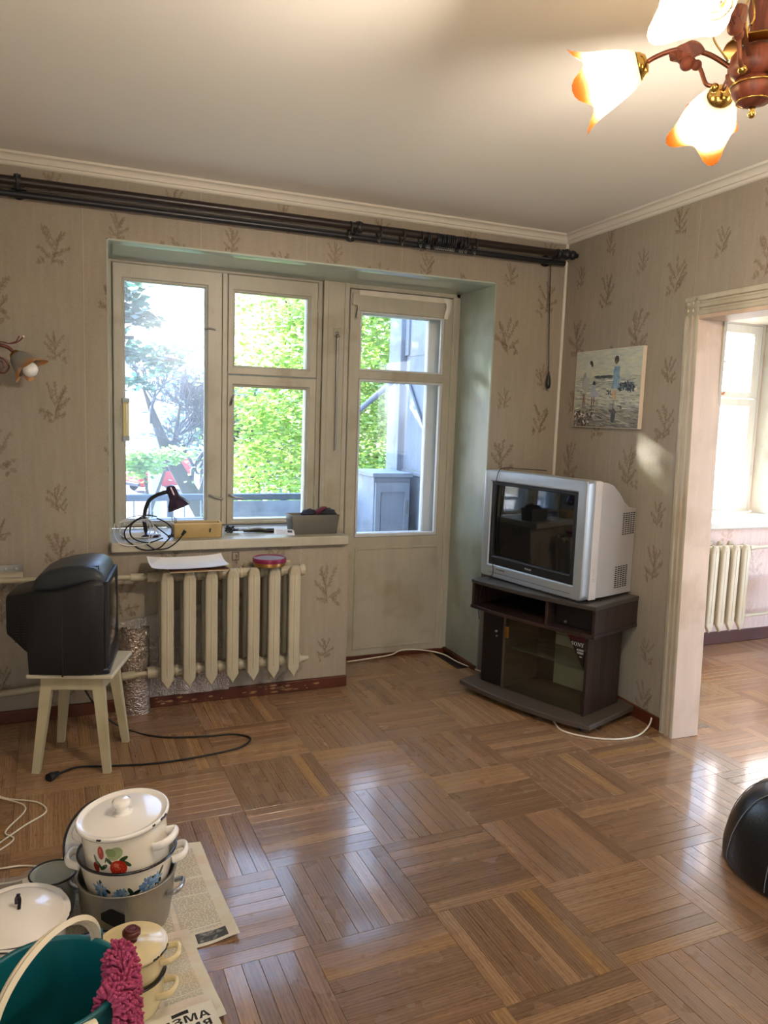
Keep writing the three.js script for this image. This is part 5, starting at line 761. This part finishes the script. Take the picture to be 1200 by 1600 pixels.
  const pinkM = std(0xb24a70, 0.95), path = (t) => { // t 0..1 from inside the bucket over the rim and down outside
    if (t < 0.42) { const k = t / 0.42; return [0.128 + 0.004 * k, 0.17 + 0.132 * k, -1, 0.15]; } if (t < 0.58) { const k = (t - 0.42) / 0.16, a = Math.PI * (1 - k); return [0.148 + Math.cos(a) * 0.013, 0.304 + Math.sin(a) * 0.010, Math.cos(a), Math.sin(a)]; } const k = (t - 0.58) / 0.42; return [0.162 + 0.006 * k, 0.304 - 0.16 * k, 1, 0.1]; };
  const cp2 = [], A0 = -0.30, A1 = 0.84; { const I = 24, J = 14; for (let i = 0; i < I; i++) for (let j = 0; j < J; j++) { const f = (ii, jj) => { const [r, y] = path(ii / I), a = A0 + (A1 - A0) * jj / J; return [Math.cos(-a + 0.45) * r, y, Math.sin(-a + 0.45) * r]; }; const p = f(i, j), q = f(i + 1, j), s = f(i + 1, j + 1), u = f(i, j + 1); cp2.push(...p, ...q, ...s, ...p, ...s, ...u); } }
  { const g = new THREE.BufferGeometry(); g.setAttribute('position', new THREE.BufferAttribute(new Float32Array(cp2), 3)); g.computeVertexNormals(); mesh('backing', g, pinkM, cl);
    const base = new THREE.CapsuleGeometry(0.0036, 0.016, 3, 6).translate(0, 0.009, 0), tufts = [];
    for (let k = 0; k < 1300; k++) { const t = rnd(), a = A0 + (A1 - A0) * rnd(), [r, y, nr, ny] = path(t), c = Math.cos(-a + 0.45), s = Math.sin(-a + 0.45), n = V(c * nr + rr(-0.5, 0.5), ny + rr(-0.6, 0.4), s * nr + rr(-0.5, 0.5)).normalize(); tufts.push(base.clone().scale(1, rr(0.7, 1.25), 1).applyQuaternion(new THREE.Quaternion().setFromUnitVectors(V(0, 1, 0), n)).translate(c * r, y, s * r)); }
    const pile = mesh('pile', tufts, pinkM, cl, true); pile.userData.kind = 'stuff'; }
  // newspapers
  const news = (sd, head) => canvasTex(768, 1024, (g, W, Hh) => { let q = sd; const R = () => { q = (q * 1664525 + 1013904223) >>> 0; return q / 4294967296; }; g.fillStyle = '#dedac8'; g.fillRect(0, 0, W, Hh); for (let i = 0; i < 300; i++) { g.fillStyle = `rgba(${150 + R() * 60},${130 + R() * 50},${90 + R() * 40},.05)`; g.beginPath(); g.arc(R() * W, R() * Hh, 20 + R() * 60, 0, 7); g.fill(); }
    const cols = 4, cw = (W - 60) / cols; for (let c = 0; c < cols; c++) for (let y = 60; y < Hh - 130; y += 11) if (R() > 0.06) { g.fillStyle = `rgba(60,58,54,${0.28 + R() * 0.2})`; let x = 32 + c * cw; const end = 20 + c * cw + cw; while (x < end - 8) { const l = 6 + R() * 22; g.fillRect(x, y, Math.min(l, end - x - 8), 4.5); x += l + 5; } }
    for (let k = 0; k < 3; k++) { const x = 40 + R() * (W - 300), y = 90 + R() * (Hh - 420); g.fillStyle = '#b9b3a0'; g.fillRect(x - 6, y - 6, 210, 150); g.fillStyle = 'rgba(70,70,68,.55)'; g.fillRect(x, y, 198, 138); for (let i = 0; i < 60; i++) { g.fillStyle = `rgba(${R() * 220},${R() * 220},${R() * 215},.25)`; g.beginPath(); g.ellipse(x + 20 + R() * 158, y + 20 + R() * 98, 8 + R() * 20, 6 + R() * 14, R() * 3, 0, 7); g.fill(); } }
    for (let k = 0; k < 5; k++) { g.fillStyle = '#4a4c4c'; g.fillRect(W - 160 - k * 150, Hh - 110, 120, 84); for (let i = 0; i < 20; i++) { g.fillStyle = `rgba(190,188,178,${R() * 0.5})`; g.beginPath(); g.ellipse(W - 150 - k * 150 + R() * 100, Hh - 100 + R() * 64, 5 + R() * 14, 4 + R() * 10, R() * 3, 0, 7); g.fill(); } }
    if (head) { g.fillStyle = '#dedac8'; g.fillRect(300, 0, W - 300, 190); g.fillStyle = '#23211d'; g.font = 'bold 62px sans-serif'; g.textAlign = 'right'; g.fillText('ИБАЛИЗМА', W - 22, 92); g.fillText('ВАНИЯ', W - 22, 152); g.fillRect(W - 150, 14, 60, 22); } });
  const sheet = (label, x, z, w, d, turn, y, map, curl = 0.004) => { const o = thing('newspaper', label, 'newspaper', [x, y, z], turn); const g = new THREE.PlaneGeometry(w, d, 30, 30).rotateX(-Math.PI / 2), p = g.attributes.position; for (let i = 0; i < p.count; i++) { const u = p.getX(i) / w + 0.5, v = p.getZ(i) / d + 0.5; p.setY(i, 0.001 + curl * (0.5 + 0.5 * Math.sin(u * 9 + v * 5)) * Math.pow(Math.max(u, 1 - v), 6) + 0.0012 * (1 + Math.sin(u * 30 + v * 17)) ); } g.computeVertexNormals(); mesh('sheet', g, std(0xffffff, 0.85, { map }), o, true); return o; };
  const N1 = news(3), N2 = news(17), N3 = news(29, true);
  sheet('old newspaper sheet spread on the floor right of the aluminium pot', -2.60, 1.61, 0.56, 0.52, 0.05, 0.0, N1, 0.012);
  sheet('old newspaper sheet with a printed grid under the two cream pans', -2.66, 1.985, 0.48, 0.36, 0.11, 0.0032, N2, 0.006);
  sheet('folded newspaper with large black Cyrillic headline at the bottom edge of the photo', -2.66, 2.36, 0.53, 0.50, 0.13, 0.006, N3, 0.006);
  sheet('crumpled newspaper edge showing under the headline newspaper', -2.67, 2.325, 0.52, 0.50, 0.10, 0.0045, N2, 0.006);
  sheet('pale newspaper sheet under the casserole at the left edge', -2.92, 1.80, 0.48, 0.62, -0.05, 0.0015, N1, 0.004);
  const film = thing('plastic_film', 'crumpled clear plastic film lying behind the casserole', 'plastic film', [-2.84, 0.006, 1.46], 0.2); { const g = new THREE.PlaneGeometry(0.22, 0.20, 24, 22).rotateX(-Math.PI / 2), p = g.attributes.position; for (let i = 0; i < p.count; i++) { const x = p.getX(i), z = p.getZ(i); p.setY(i, 0.012 + 0.012 * Math.abs(Math.sin(x * 31 + z * 17)) + 0.02 * Math.abs(Math.sin(x * 14 - z * 23)) * Math.exp(-((x - 0.04) ** 2 + z * z) * 60)); } g.computeVertexNormals(); mesh('film', g, phy(0xf2f4f4, 0.22, { transmission: 0.85, thickness: 0 }), film); }
  const wr = mesh('cable', [tube([[-3.10, 0.012, 0.62], [-2.98, 0.006, 0.78], [-2.86, 0.006, 0.86], [-2.83, 0.006, 0.94], [-2.90, 0.006, 1.02], [-2.98, 0.006, 1.12], [-3.05, 0.006, 1.2]], 0.0032, 70, 6), tube([[-3.12, 0.012, 0.70], [-2.98, 0.012, 0.80], [-2.90, 0.012, 0.90], [-2.96, 0.006, 1.05], [-2.93, 0.006, 1.1], [-3.03, 0.006, 1.22]], 0.003, 60, 6), tube([[-3.2, 0.006, 1.18], [-3.0, 0.006, 1.27], [-2.9, 0.006, 1.28], [-2.80, 0.006, 1.32], [-2.74, 0.006, 1.30]], 0.0034, 60, 6), tube([[-3.2, 0.006, 1.28], [-2.98, 0.006, 1.36], [-2.88, 0.006, 1.36], [-2.80, 0.013, 1.31], [-2.72, 0.006, 1.25]], 0.0034, 60, 6)], M.whiteCable); tag(wr, 'thin white wire in loose loops on the floor behind the pans', 'cable');
}
{ // dark upholstery at the right edge
  const po = thing('leather_pouffe', 'black leather pouffe with pale seams at the right edge of the photo', 'pouffe', [-0.395, 0, 2.215]), lea = phy(0x101216, 0.34, { clearcoat: 0.25, clearcoatRoughness: 0.3, bumpMap: fineBump, bumpScale: 0.0006 });
  mesh('body', lathe([[0, 0.002], [0.29, 0], [0.305, 0.012], [0.305, 0.05], [0.292, 0.12], [0.262, 0.19], [0.225, 0.24], [0.17, 0.275], [0.08, 0.295], [0, 0.30]], 72), lea, po);
  mesh('seam', Array.from({ length: 10 }, (_, k) => tube([[0.306, 0.02, 0], [0.306, 0.05, 0], [0.2935, 0.12, 0], [0.2635, 0.19, 0], [0.2265, 0.24, 0], [0.171, 0.276, 0]], 0.0018, 30, 6).rotateY(k / 10 * Math.PI * 2 + 0.12)), std(0x6d7074, 0.5), po);
  const ct = thing('black_seat', 'glossy black seat corner in the next room, at the right edge of the photo', 'seat', [1.81, -0.03, 0.36], 0.72);
  mesh('cushion', rbox(-0.22, 0.22, 0.468, 0.512, -0.22, 0.22, 0.012, 4), phy(0x0c0c10, 0.15, { clearcoat: 0.8 }), ct); mesh('leg', cyl([-0.12, 0, -0.12], [-0.12, 0.47, -0.12], 0.012), M.black, ct); mesh('leg', cyl([-0.12, 0, 0.12], [-0.12, 0.47, 0.12], 0.012), M.black, ct); mesh('leg', cyl([0.14, 0, -0.14], [0.14, 0.47, -0.14], 0.012), M.black, ct); mesh('leg', cyl([0.14, 0, 0.14], [0.14, 0.47, 0.14], 0.012), M.black, ct);
}
// ================================================================ OUTSIDE
{
  const bf = structure('balcony_floor'); mesh('slab', sbox(-5, 0.2, -0.25, -0.03, -1.75, -0.6), std(0x8f9092, 0.9, { map: noiseTex }), bf);
  const rail = thing('balcony_railing', 'grey-blue balcony railing with upright bars seen through the lower window panes', 'railing', [0, 0, -1.66]), rm = std(0x74838f, 0.6, { map: noiseTex });
  mesh('handrail', rbox(-4.2, -0.34, 0.855, 0.90, -0.03, 0.03, 0.006), rm, rail); mesh('bottom_rail', rbox(-4.2, -0.34, 0.10, 0.135, -0.02, 0.02, 0.004), rm, rail);
  for (let k = 0; k < 10; k++) { const x = -4.1 + k * 0.41; mesh('post', rbox(x - 0.022, x + 0.022, -0.03, 0.86, -0.02, 0.02, 0.003), rm, rail); }
  for (let k = 0; k < 22; k++) { const x = -4.02 + k * 0.115; if (x > -1.75) continue; mesh('bar', cyl([x, 0.12, 0], [x, 0.86, 0], 0.006, 0.006, 8), std(0xc9d2d8, 0.6), rail); }
  mesh('infill_panel', rbox(-1.72, -0.36, 0.14, 0.85, 0.022, 0.034, 0.003), std(0xb4c4d4, 0.7, { map: noiseTex }), rail);
  mesh('middle_rail', rbox(-4.2, -1.72, 0.70, 0.72, -0.008, 0.008, 0.003), rm, rail);
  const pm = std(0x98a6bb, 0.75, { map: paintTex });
  const pt = thing('balcony_partition', 'pale panelled side wall of the balcony dappled with sun, seen through the balcony door', 'partition', [-0.33, 0, 0]);
  mesh('corner_post', rbox(-0.05, 0.06, -0.03, 2.75, -1.72, -1.50, 0.006), pm, pt); mesh('panel', rbox(0, 0.02, 1.10, 1.93, -1.49, -0.62, 0.003), pm, pt); mesh('panel', rbox(0, 0.02, 1.945, 2.75, -1.49, -0.62, 0.003), pm, pt); mesh('panel', rbox(0.0, 0.02, -0.03, 1.06, -1.49, -0.62, 0.003), pm, pt);
  mesh('frame_strip', [rbox(-0.014, 0.02, 1.065, 1.095, -1.5, -0.62, 0.003), rbox(0.004, 0.03, 1.90, 1.96, -1.5, -0.62, 0.003), rbox(-0.016, 0.0, 1.955, 2.75, -1.50, -1.44, 0.003)], pm, pt);
  mesh('wire_hook', tube([[-0.002, 1.62, -0.86], [-0.03, 1.62, -0.86], [-0.03, 1.44, -0.86], [-0.002, 1.44, -0.86]], 0.004, 30, 6), M.steel, pt);
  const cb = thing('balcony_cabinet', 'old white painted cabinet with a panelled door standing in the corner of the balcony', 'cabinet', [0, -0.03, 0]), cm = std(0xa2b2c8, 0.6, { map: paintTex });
  mesh('carcass', rbox(-0.68, -0.39, 0, 1.09, -1.60, -1.22, 0.004), cm, cb); mesh('top_board', rbox(-0.70, -0.385, 1.09, 1.12, -1.63, -1.19, 0.004), cm, cb);
  const cd = mesh('door', [ringFrame(-0.67, -0.40, 0.06, 1.05, -0.63, -0.44, 0.12, 0.98, -1.22, -1.20, 0.003), sbox(-0.62, -0.43, 0.1, 1.0, -1.219, -1.212)], cm, cb); mesh('handle', rbox(-0.424, -0.414, 0.82, 0.92, -1.20, -1.19, 0.003), M.steel, cd);
  const br = mesh('diagonal_brace', cyl([-0.40, 1.775, -1.55], [-0.90, 1.33, -1.60], 0.022, 0.022, 10), pm); tag(br, 'pale diagonal brace rising leftwards-down across the foliage outside the balcony door', 'brace');
  const br2 = mesh('diagonal_brace', rbox(-0.022, 0.022, -0.45, 0.45, -0.008, 0.008, 0.003).rotateZ(0.0), pm); br2.position.set(-0.352, 1.45, -1.16); br2.rotation.set(-0.72, 0, 0, 'XYZ'); br2.rotation.y = 0; br2.geometry.rotateY(Math.PI / 2); tag(br2, 'pale diagonal brace fixed flat against the balcony side wall', 'brace');
}
{
  const gr = structure('ground'); mesh('asphalt', sbox(-60, 60, -3.3, -3.0, -90, 60), std(0x9a9890, 0.95, { map: noiseTex }), gr); mesh('lawn', sbox(-12, 14, -3.0, -2.97, -22, -4), std(0x4f6b2c, 0.95, { map: noiseTex }), gr);
  const leafG = (() => { const P = [[0, 0, 0], [0.32, 0.06, 0.35], [0, 0, 1], [-0.32, 0.06, 0.35]], g = new THREE.BufferGeometry(); g.setAttribute('position', new THREE.BufferAttribute(new Float32Array([...P[0], ...P[2], ...P[1], ...P[0], ...P[3], ...P[2]]), 3)); g.computeVertexNormals(); return g; })();
  const bark = std(0x5f574e, 0.95, { bumpMap: fineBump, bumpScale: 0.01 });
  const leafM = (c) => phy(c, 0.9, { transmission: 0.5, thickness: 0 });
  // thin places in the crowns: sunbeams that reach the house pass here [x, y, z of the spot, radius]
  const beam = V(-0.60, 0.47, -1).normalize(), thin = [[-0.03, 1.395, 0.84, 0.085], [-0.035, 1.345, 0.93, 0.06], [-0.04, 1.29, 1.03, 0.075], [-0.03, 1.205, 0.83, 0.075], [-0.03, 1.10, 0.815, 0.075], [-0.467, 1.70, -0.03, 0.06], [-0.467, 1.60, 0.0, 0.055], [-0.33, 2.02, -0.85, 0.14], [-0.33, 1.92, -0.75, 0.12], [-0.33, 1.58, -1.3, 0.10], [-0.33, 1.5, -1.25, 0.10], [-0.33, 1.32, -0.8, 0.09]];
  const lets = (p) => thin.some(([x, y, z, r]) => { const d = V(p[0] - x, p[1] - y, p[2] - z); return d.addScaledVector(beam, -d.dot(beam)).length() < r; });
  function tree(name, label, blobs, n, size, cols, trunk, clusterR) {
    const base = trunk[0], t = thing(name, label, 'tree', base), L = (p) => [p[0] - base[0], p[1] - base[1], p[2] - base[2]];
    const wood = []; for (let i = 0; i + 1 < trunk.length; i++) wood.push(cyl(L(trunk[i]), L(trunk[i + 1]), trunk[i][3], trunk[i + 1][3], 10));
    const top = trunk[trunk.length - 1]; blobs.forEach((b) => wood.push(cyl(L(top), L(b), top[3] * 0.7, 0.02, 6)));
    mesh('trunk', wood, bark, t);
    const im = new THREE.InstancedMesh(leafG, leafM(0xffffff), n); im.name = 'foliage'; im.userData.kind = 'stuff'; im.castShadow = im.receiveShadow = true;
    const tot = blobs.reduce((s, b) => s + b[3] * b[4] * b[5], 0), m = new THREE.Matrix4(), q = new THREE.Quaternion(), e = new THREE.Euler(), col = new THREE.Color(); let i = 0;
    blobs.forEach((b, bi) => { const cnt = bi === blobs.length - 1 ? n - i : Math.round(n * b[3] * b[4] * b[5] / tot), K = Math.max(5, Math.round(cnt / 45)), C = Array.from({ length: K }, () => { const d = V(rr(-1, 1), rr(-1, 1), rr(-1, 1)).normalize().multiplyScalar(Math.pow(rnd(), 0.4)); return [b[0] + d.x * b[3], b[1] + d.y * b[4], b[2] + d.z * b[5]]; });
      for (let k = 0; k < cnt && i < n; k++, i++) { const c = C[Math.floor(rnd() * K)], g = () => (rnd() + rnd() + rnd() - 1.5) * clusterR; e.set(rr(-0.9, 0.6), rr(0, 6.28), rr(-0.6, 0.6)); q.setFromEuler(e); const s = size * rr(0.7, 1.3); const at = [c[0] + g() * 1.4, c[1] + g() * 0.7, c[2] + g() * 1.4], w = lets(at) ? s * 0.3 : s; m.compose(V(...L(at)), q, V(w, w, w)); im.setMatrixAt(i, m); const cc = cols[Math.floor(rnd() * cols.length)], k2 = rr(0.8, 1.2); col.setRGB(cc[0] * k2, cc[1] * k2, cc[2] * k2); im.setColorAt(i, col); } });
    t.add(im); return t;
  }
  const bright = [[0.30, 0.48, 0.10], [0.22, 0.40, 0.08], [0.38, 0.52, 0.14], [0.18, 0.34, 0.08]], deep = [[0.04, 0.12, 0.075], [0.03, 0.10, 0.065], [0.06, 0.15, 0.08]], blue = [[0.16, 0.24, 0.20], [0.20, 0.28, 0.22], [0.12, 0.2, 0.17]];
  tree('maple_tree', 'dense bright green tree filling the view outside the middle window and balcony door', [[2.6, 2.6, -11.5, 2.6, 1.4, 1.4], [2.4, 0.8, -11, 2.8, 1.5, 1.4], [4.6, 3.6, -12, 2.4, 2.2, 1.5], [2.2, -0.9, -10.6, 2.6, 1.0, 1.2], [1.6, 4.2, -12.4, 1.2, 0.8, 1], [5.5, 0.6, -12, 2.4, 2.4, 1.5]], 46000, 0.135, bright, [[2.6, -3, -11.4, 0.16], [2.5, -1, -11.4, 0.13], [2.6, 0.6, -11.4, 0.1]], 0.5);
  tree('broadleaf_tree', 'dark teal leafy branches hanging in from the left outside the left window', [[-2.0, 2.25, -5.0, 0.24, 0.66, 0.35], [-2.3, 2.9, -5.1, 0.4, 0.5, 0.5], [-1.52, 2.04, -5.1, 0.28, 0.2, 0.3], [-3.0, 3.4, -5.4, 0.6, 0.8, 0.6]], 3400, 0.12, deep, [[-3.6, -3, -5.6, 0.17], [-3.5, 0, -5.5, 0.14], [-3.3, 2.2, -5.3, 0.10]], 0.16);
  tree('street_tree', 'tall shady tree beside the house whose crown filters the sun, left of the left window', [[-6.0, 5.3, -8.2, 1.6, 2.3, 1.5], [-7.3, 5.8, -8.6, 1.5, 1.8, 1.4], [-6.4, 3.4, -8.0, 1.5, 1.4, 1.3], [-5.4, 6.6, -8.6, 1.0, 1.0, 1.0]], 17000, 0.19, bright, [[-6.2, -3, -8.4, 0.2], [-5.9, 1, -8.3, 0.16], [-5.4, 3.6, -8.2, 0.12]], 0.4);
  tree('low_bush', 'sunlit yellow-green bush above the red van outside the left window', [[-1.52, 0.62, -9.2, 0.34, 0.24, 0.4], [-1.05, 0.72, -9.4, 0.25, 0.10, 0.3]], 800, 0.12, bright, [[-1.6, -3, -9.3, 0.08], [-1.4, -0.2, -9.2, 0.05]], 0.16);
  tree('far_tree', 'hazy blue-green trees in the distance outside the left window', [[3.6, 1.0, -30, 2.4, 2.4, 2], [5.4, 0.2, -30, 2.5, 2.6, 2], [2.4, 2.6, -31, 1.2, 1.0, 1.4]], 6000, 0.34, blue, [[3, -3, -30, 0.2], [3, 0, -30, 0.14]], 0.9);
  tree('side_tree', 'light green tree edge at the right side of the left window pane', [[1.15, 1.2, -13, 0.6, 0.9, 0.6], [0.9, 0.2, -13, 0.5, 0.5, 0.5]], 900, 0.14, bright, [[1.4, -3, -13, 0.1], [1.3, 0, -13, 0.06]], 0.25);
  // bare tangled tree with a leaning trunk
  const bt = thing('bare_tree', 'grey leaning tree trunk with a tangle of bare twigs outside the left window', 'tree', [1.2, -3, -12]); const tw = [];
  const grow = (p, d, l, r, k) => { const q = p.clone().addScaledVector(d, l), mid = p.clone().lerp(q, 0.5).add(V(rr(-1, 1), rr(-1, 1), rr(-1, 1)).multiplyScalar(l * 0.12)); tw.push(tube([p.toArray(), mid.toArray(), q.toArray()], r, 4, 4)); if (k > 0) for (let i = 0; i < (k > 3 ? 3 : 4); i++) grow(p.clone().lerp(q, rr(0.45, 1)), d.clone().add(V(rr(-1, 1), rr(-0.5, 0.9), rr(-1, 1)).multiplyScalar(0.8)).normalize(), l * rr(0.55, 0.8), Math.max(0.006, r * 0.6), k - 1); };
  mesh('trunk', [cyl([0, 0, 0], [-1.36, 2.54, 0], 0.21, 0.18, 10), cyl([-1.36, 2.54, 0], [-2.0, 3.65, 0.1], 0.18, 0.13, 10), cyl([-1.36, 2.54, 0], [-1.15, 3.5, 0.1], 0.08, 0.05, 8), cyl([-2.0, 3.65, 0.1], [-2.45, 4.9, 0.1], 0.13, 0.02, 8), cyl([-1.9, 3.5, 0.1], [-1.75, 4.6, 0.2], 0.07, 0.02, 8)], bark, bt);
  grow(V(-1.5, 2.8, 0), V(0.25, 0.9, 0.1), 0.95, 0.045, 5); grow(V(-2.0, 3.65, 0.1), V(0.35, 0.7, 0.1), 0.9, 0.04, 5); grow(V(-1.15, 3.5, 0.1), V(-0.1, 0.9, 0), 0.8, 0.035, 5); grow(V(-2.3, 4.2, 0.1), V(0.1, 0.8, 0.1), 0.7, 0.03, 4);
  mesh('twigs', tw, std(0x565660, 0.9), bt).userData.kind = 'stuff';
  const pl = thing('lamp_post', 'pale concrete post standing behind the bare twigs outside the left window', 'post', [-0.12, -3, -20]); mesh('shaft', cyl([0, 0, 0], [-0.05, 6.2, 0], 0.22, 0.15, 14), std(0xc9c6bf, 0.85), pl); mesh('collar', cyl([0, 0, 0], [0, 0.25, 0], 0.28, 0.24, 14), std(0xb0ada6, 0.9), pl);
  const van = thing('red_van', 'red van parked in the sunny street below the left window', 'van', [2.2, -3, -39.5], 0.5), rp = phy(0xb81b14, 0.3, { clearcoat: 0.6 }); van.scale.set(0.8, 0.9, 0.9);
  mesh('body', loftX([[-2.1, 0.45, 1.0, 0.80, 0.12], [-1.9, 0.35, 1.15, 0.85, 0.12], [-1.1, 0.32, 1.25, 0.88, 0.12], [-0.5, 0.32, 1.95, 0.88, 0.14], [0.2, 0.32, 2.05, 0.88, 0.14], [2.0, 0.35, 2.05, 0.88, 0.14], [2.15, 0.5, 1.95, 0.84, 0.14]], 32), rp, van);
  mesh('windscreen', [ext(poly([[-1.02, 1.25], [-0.5, 1.25], [-0.5, 1.82], [-0.62, 1.82]]), 0.02).translate(0, 0, 0.875), ext(poly([[-0.4, 1.25], [0.4, 1.25], [0.4, 1.82], [-0.4, 1.82]]), 0.02).translate(0, 0, 0.875)], phy(0x2b3a48, 0.08), van);
  for (const x of [-1.35, 1.35]) for (const z of [0.80, -0.80]) mesh('wheel', [new THREE.TorusGeometry(0.24, 0.11, 10, 24).translate(x, 0.35, z), cyl([x, 0.35, z - 0.05], [x, 0.35, z + 0.06], 0.16)], M.rubber, van);
  mesh('bumper', rbox(-2.22, -2.05, 0.4, 0.6, -0.8, 0.8, 0.04), std(0x3a3a3c, 0.6), van); mesh('headlight', rbox(-2.08, -1.98, 0.75, 0.92, 0.55, 0.78, 0.03), std(0xe8e8e4, 0.2), van);
}
renderer.render(scene, camera);
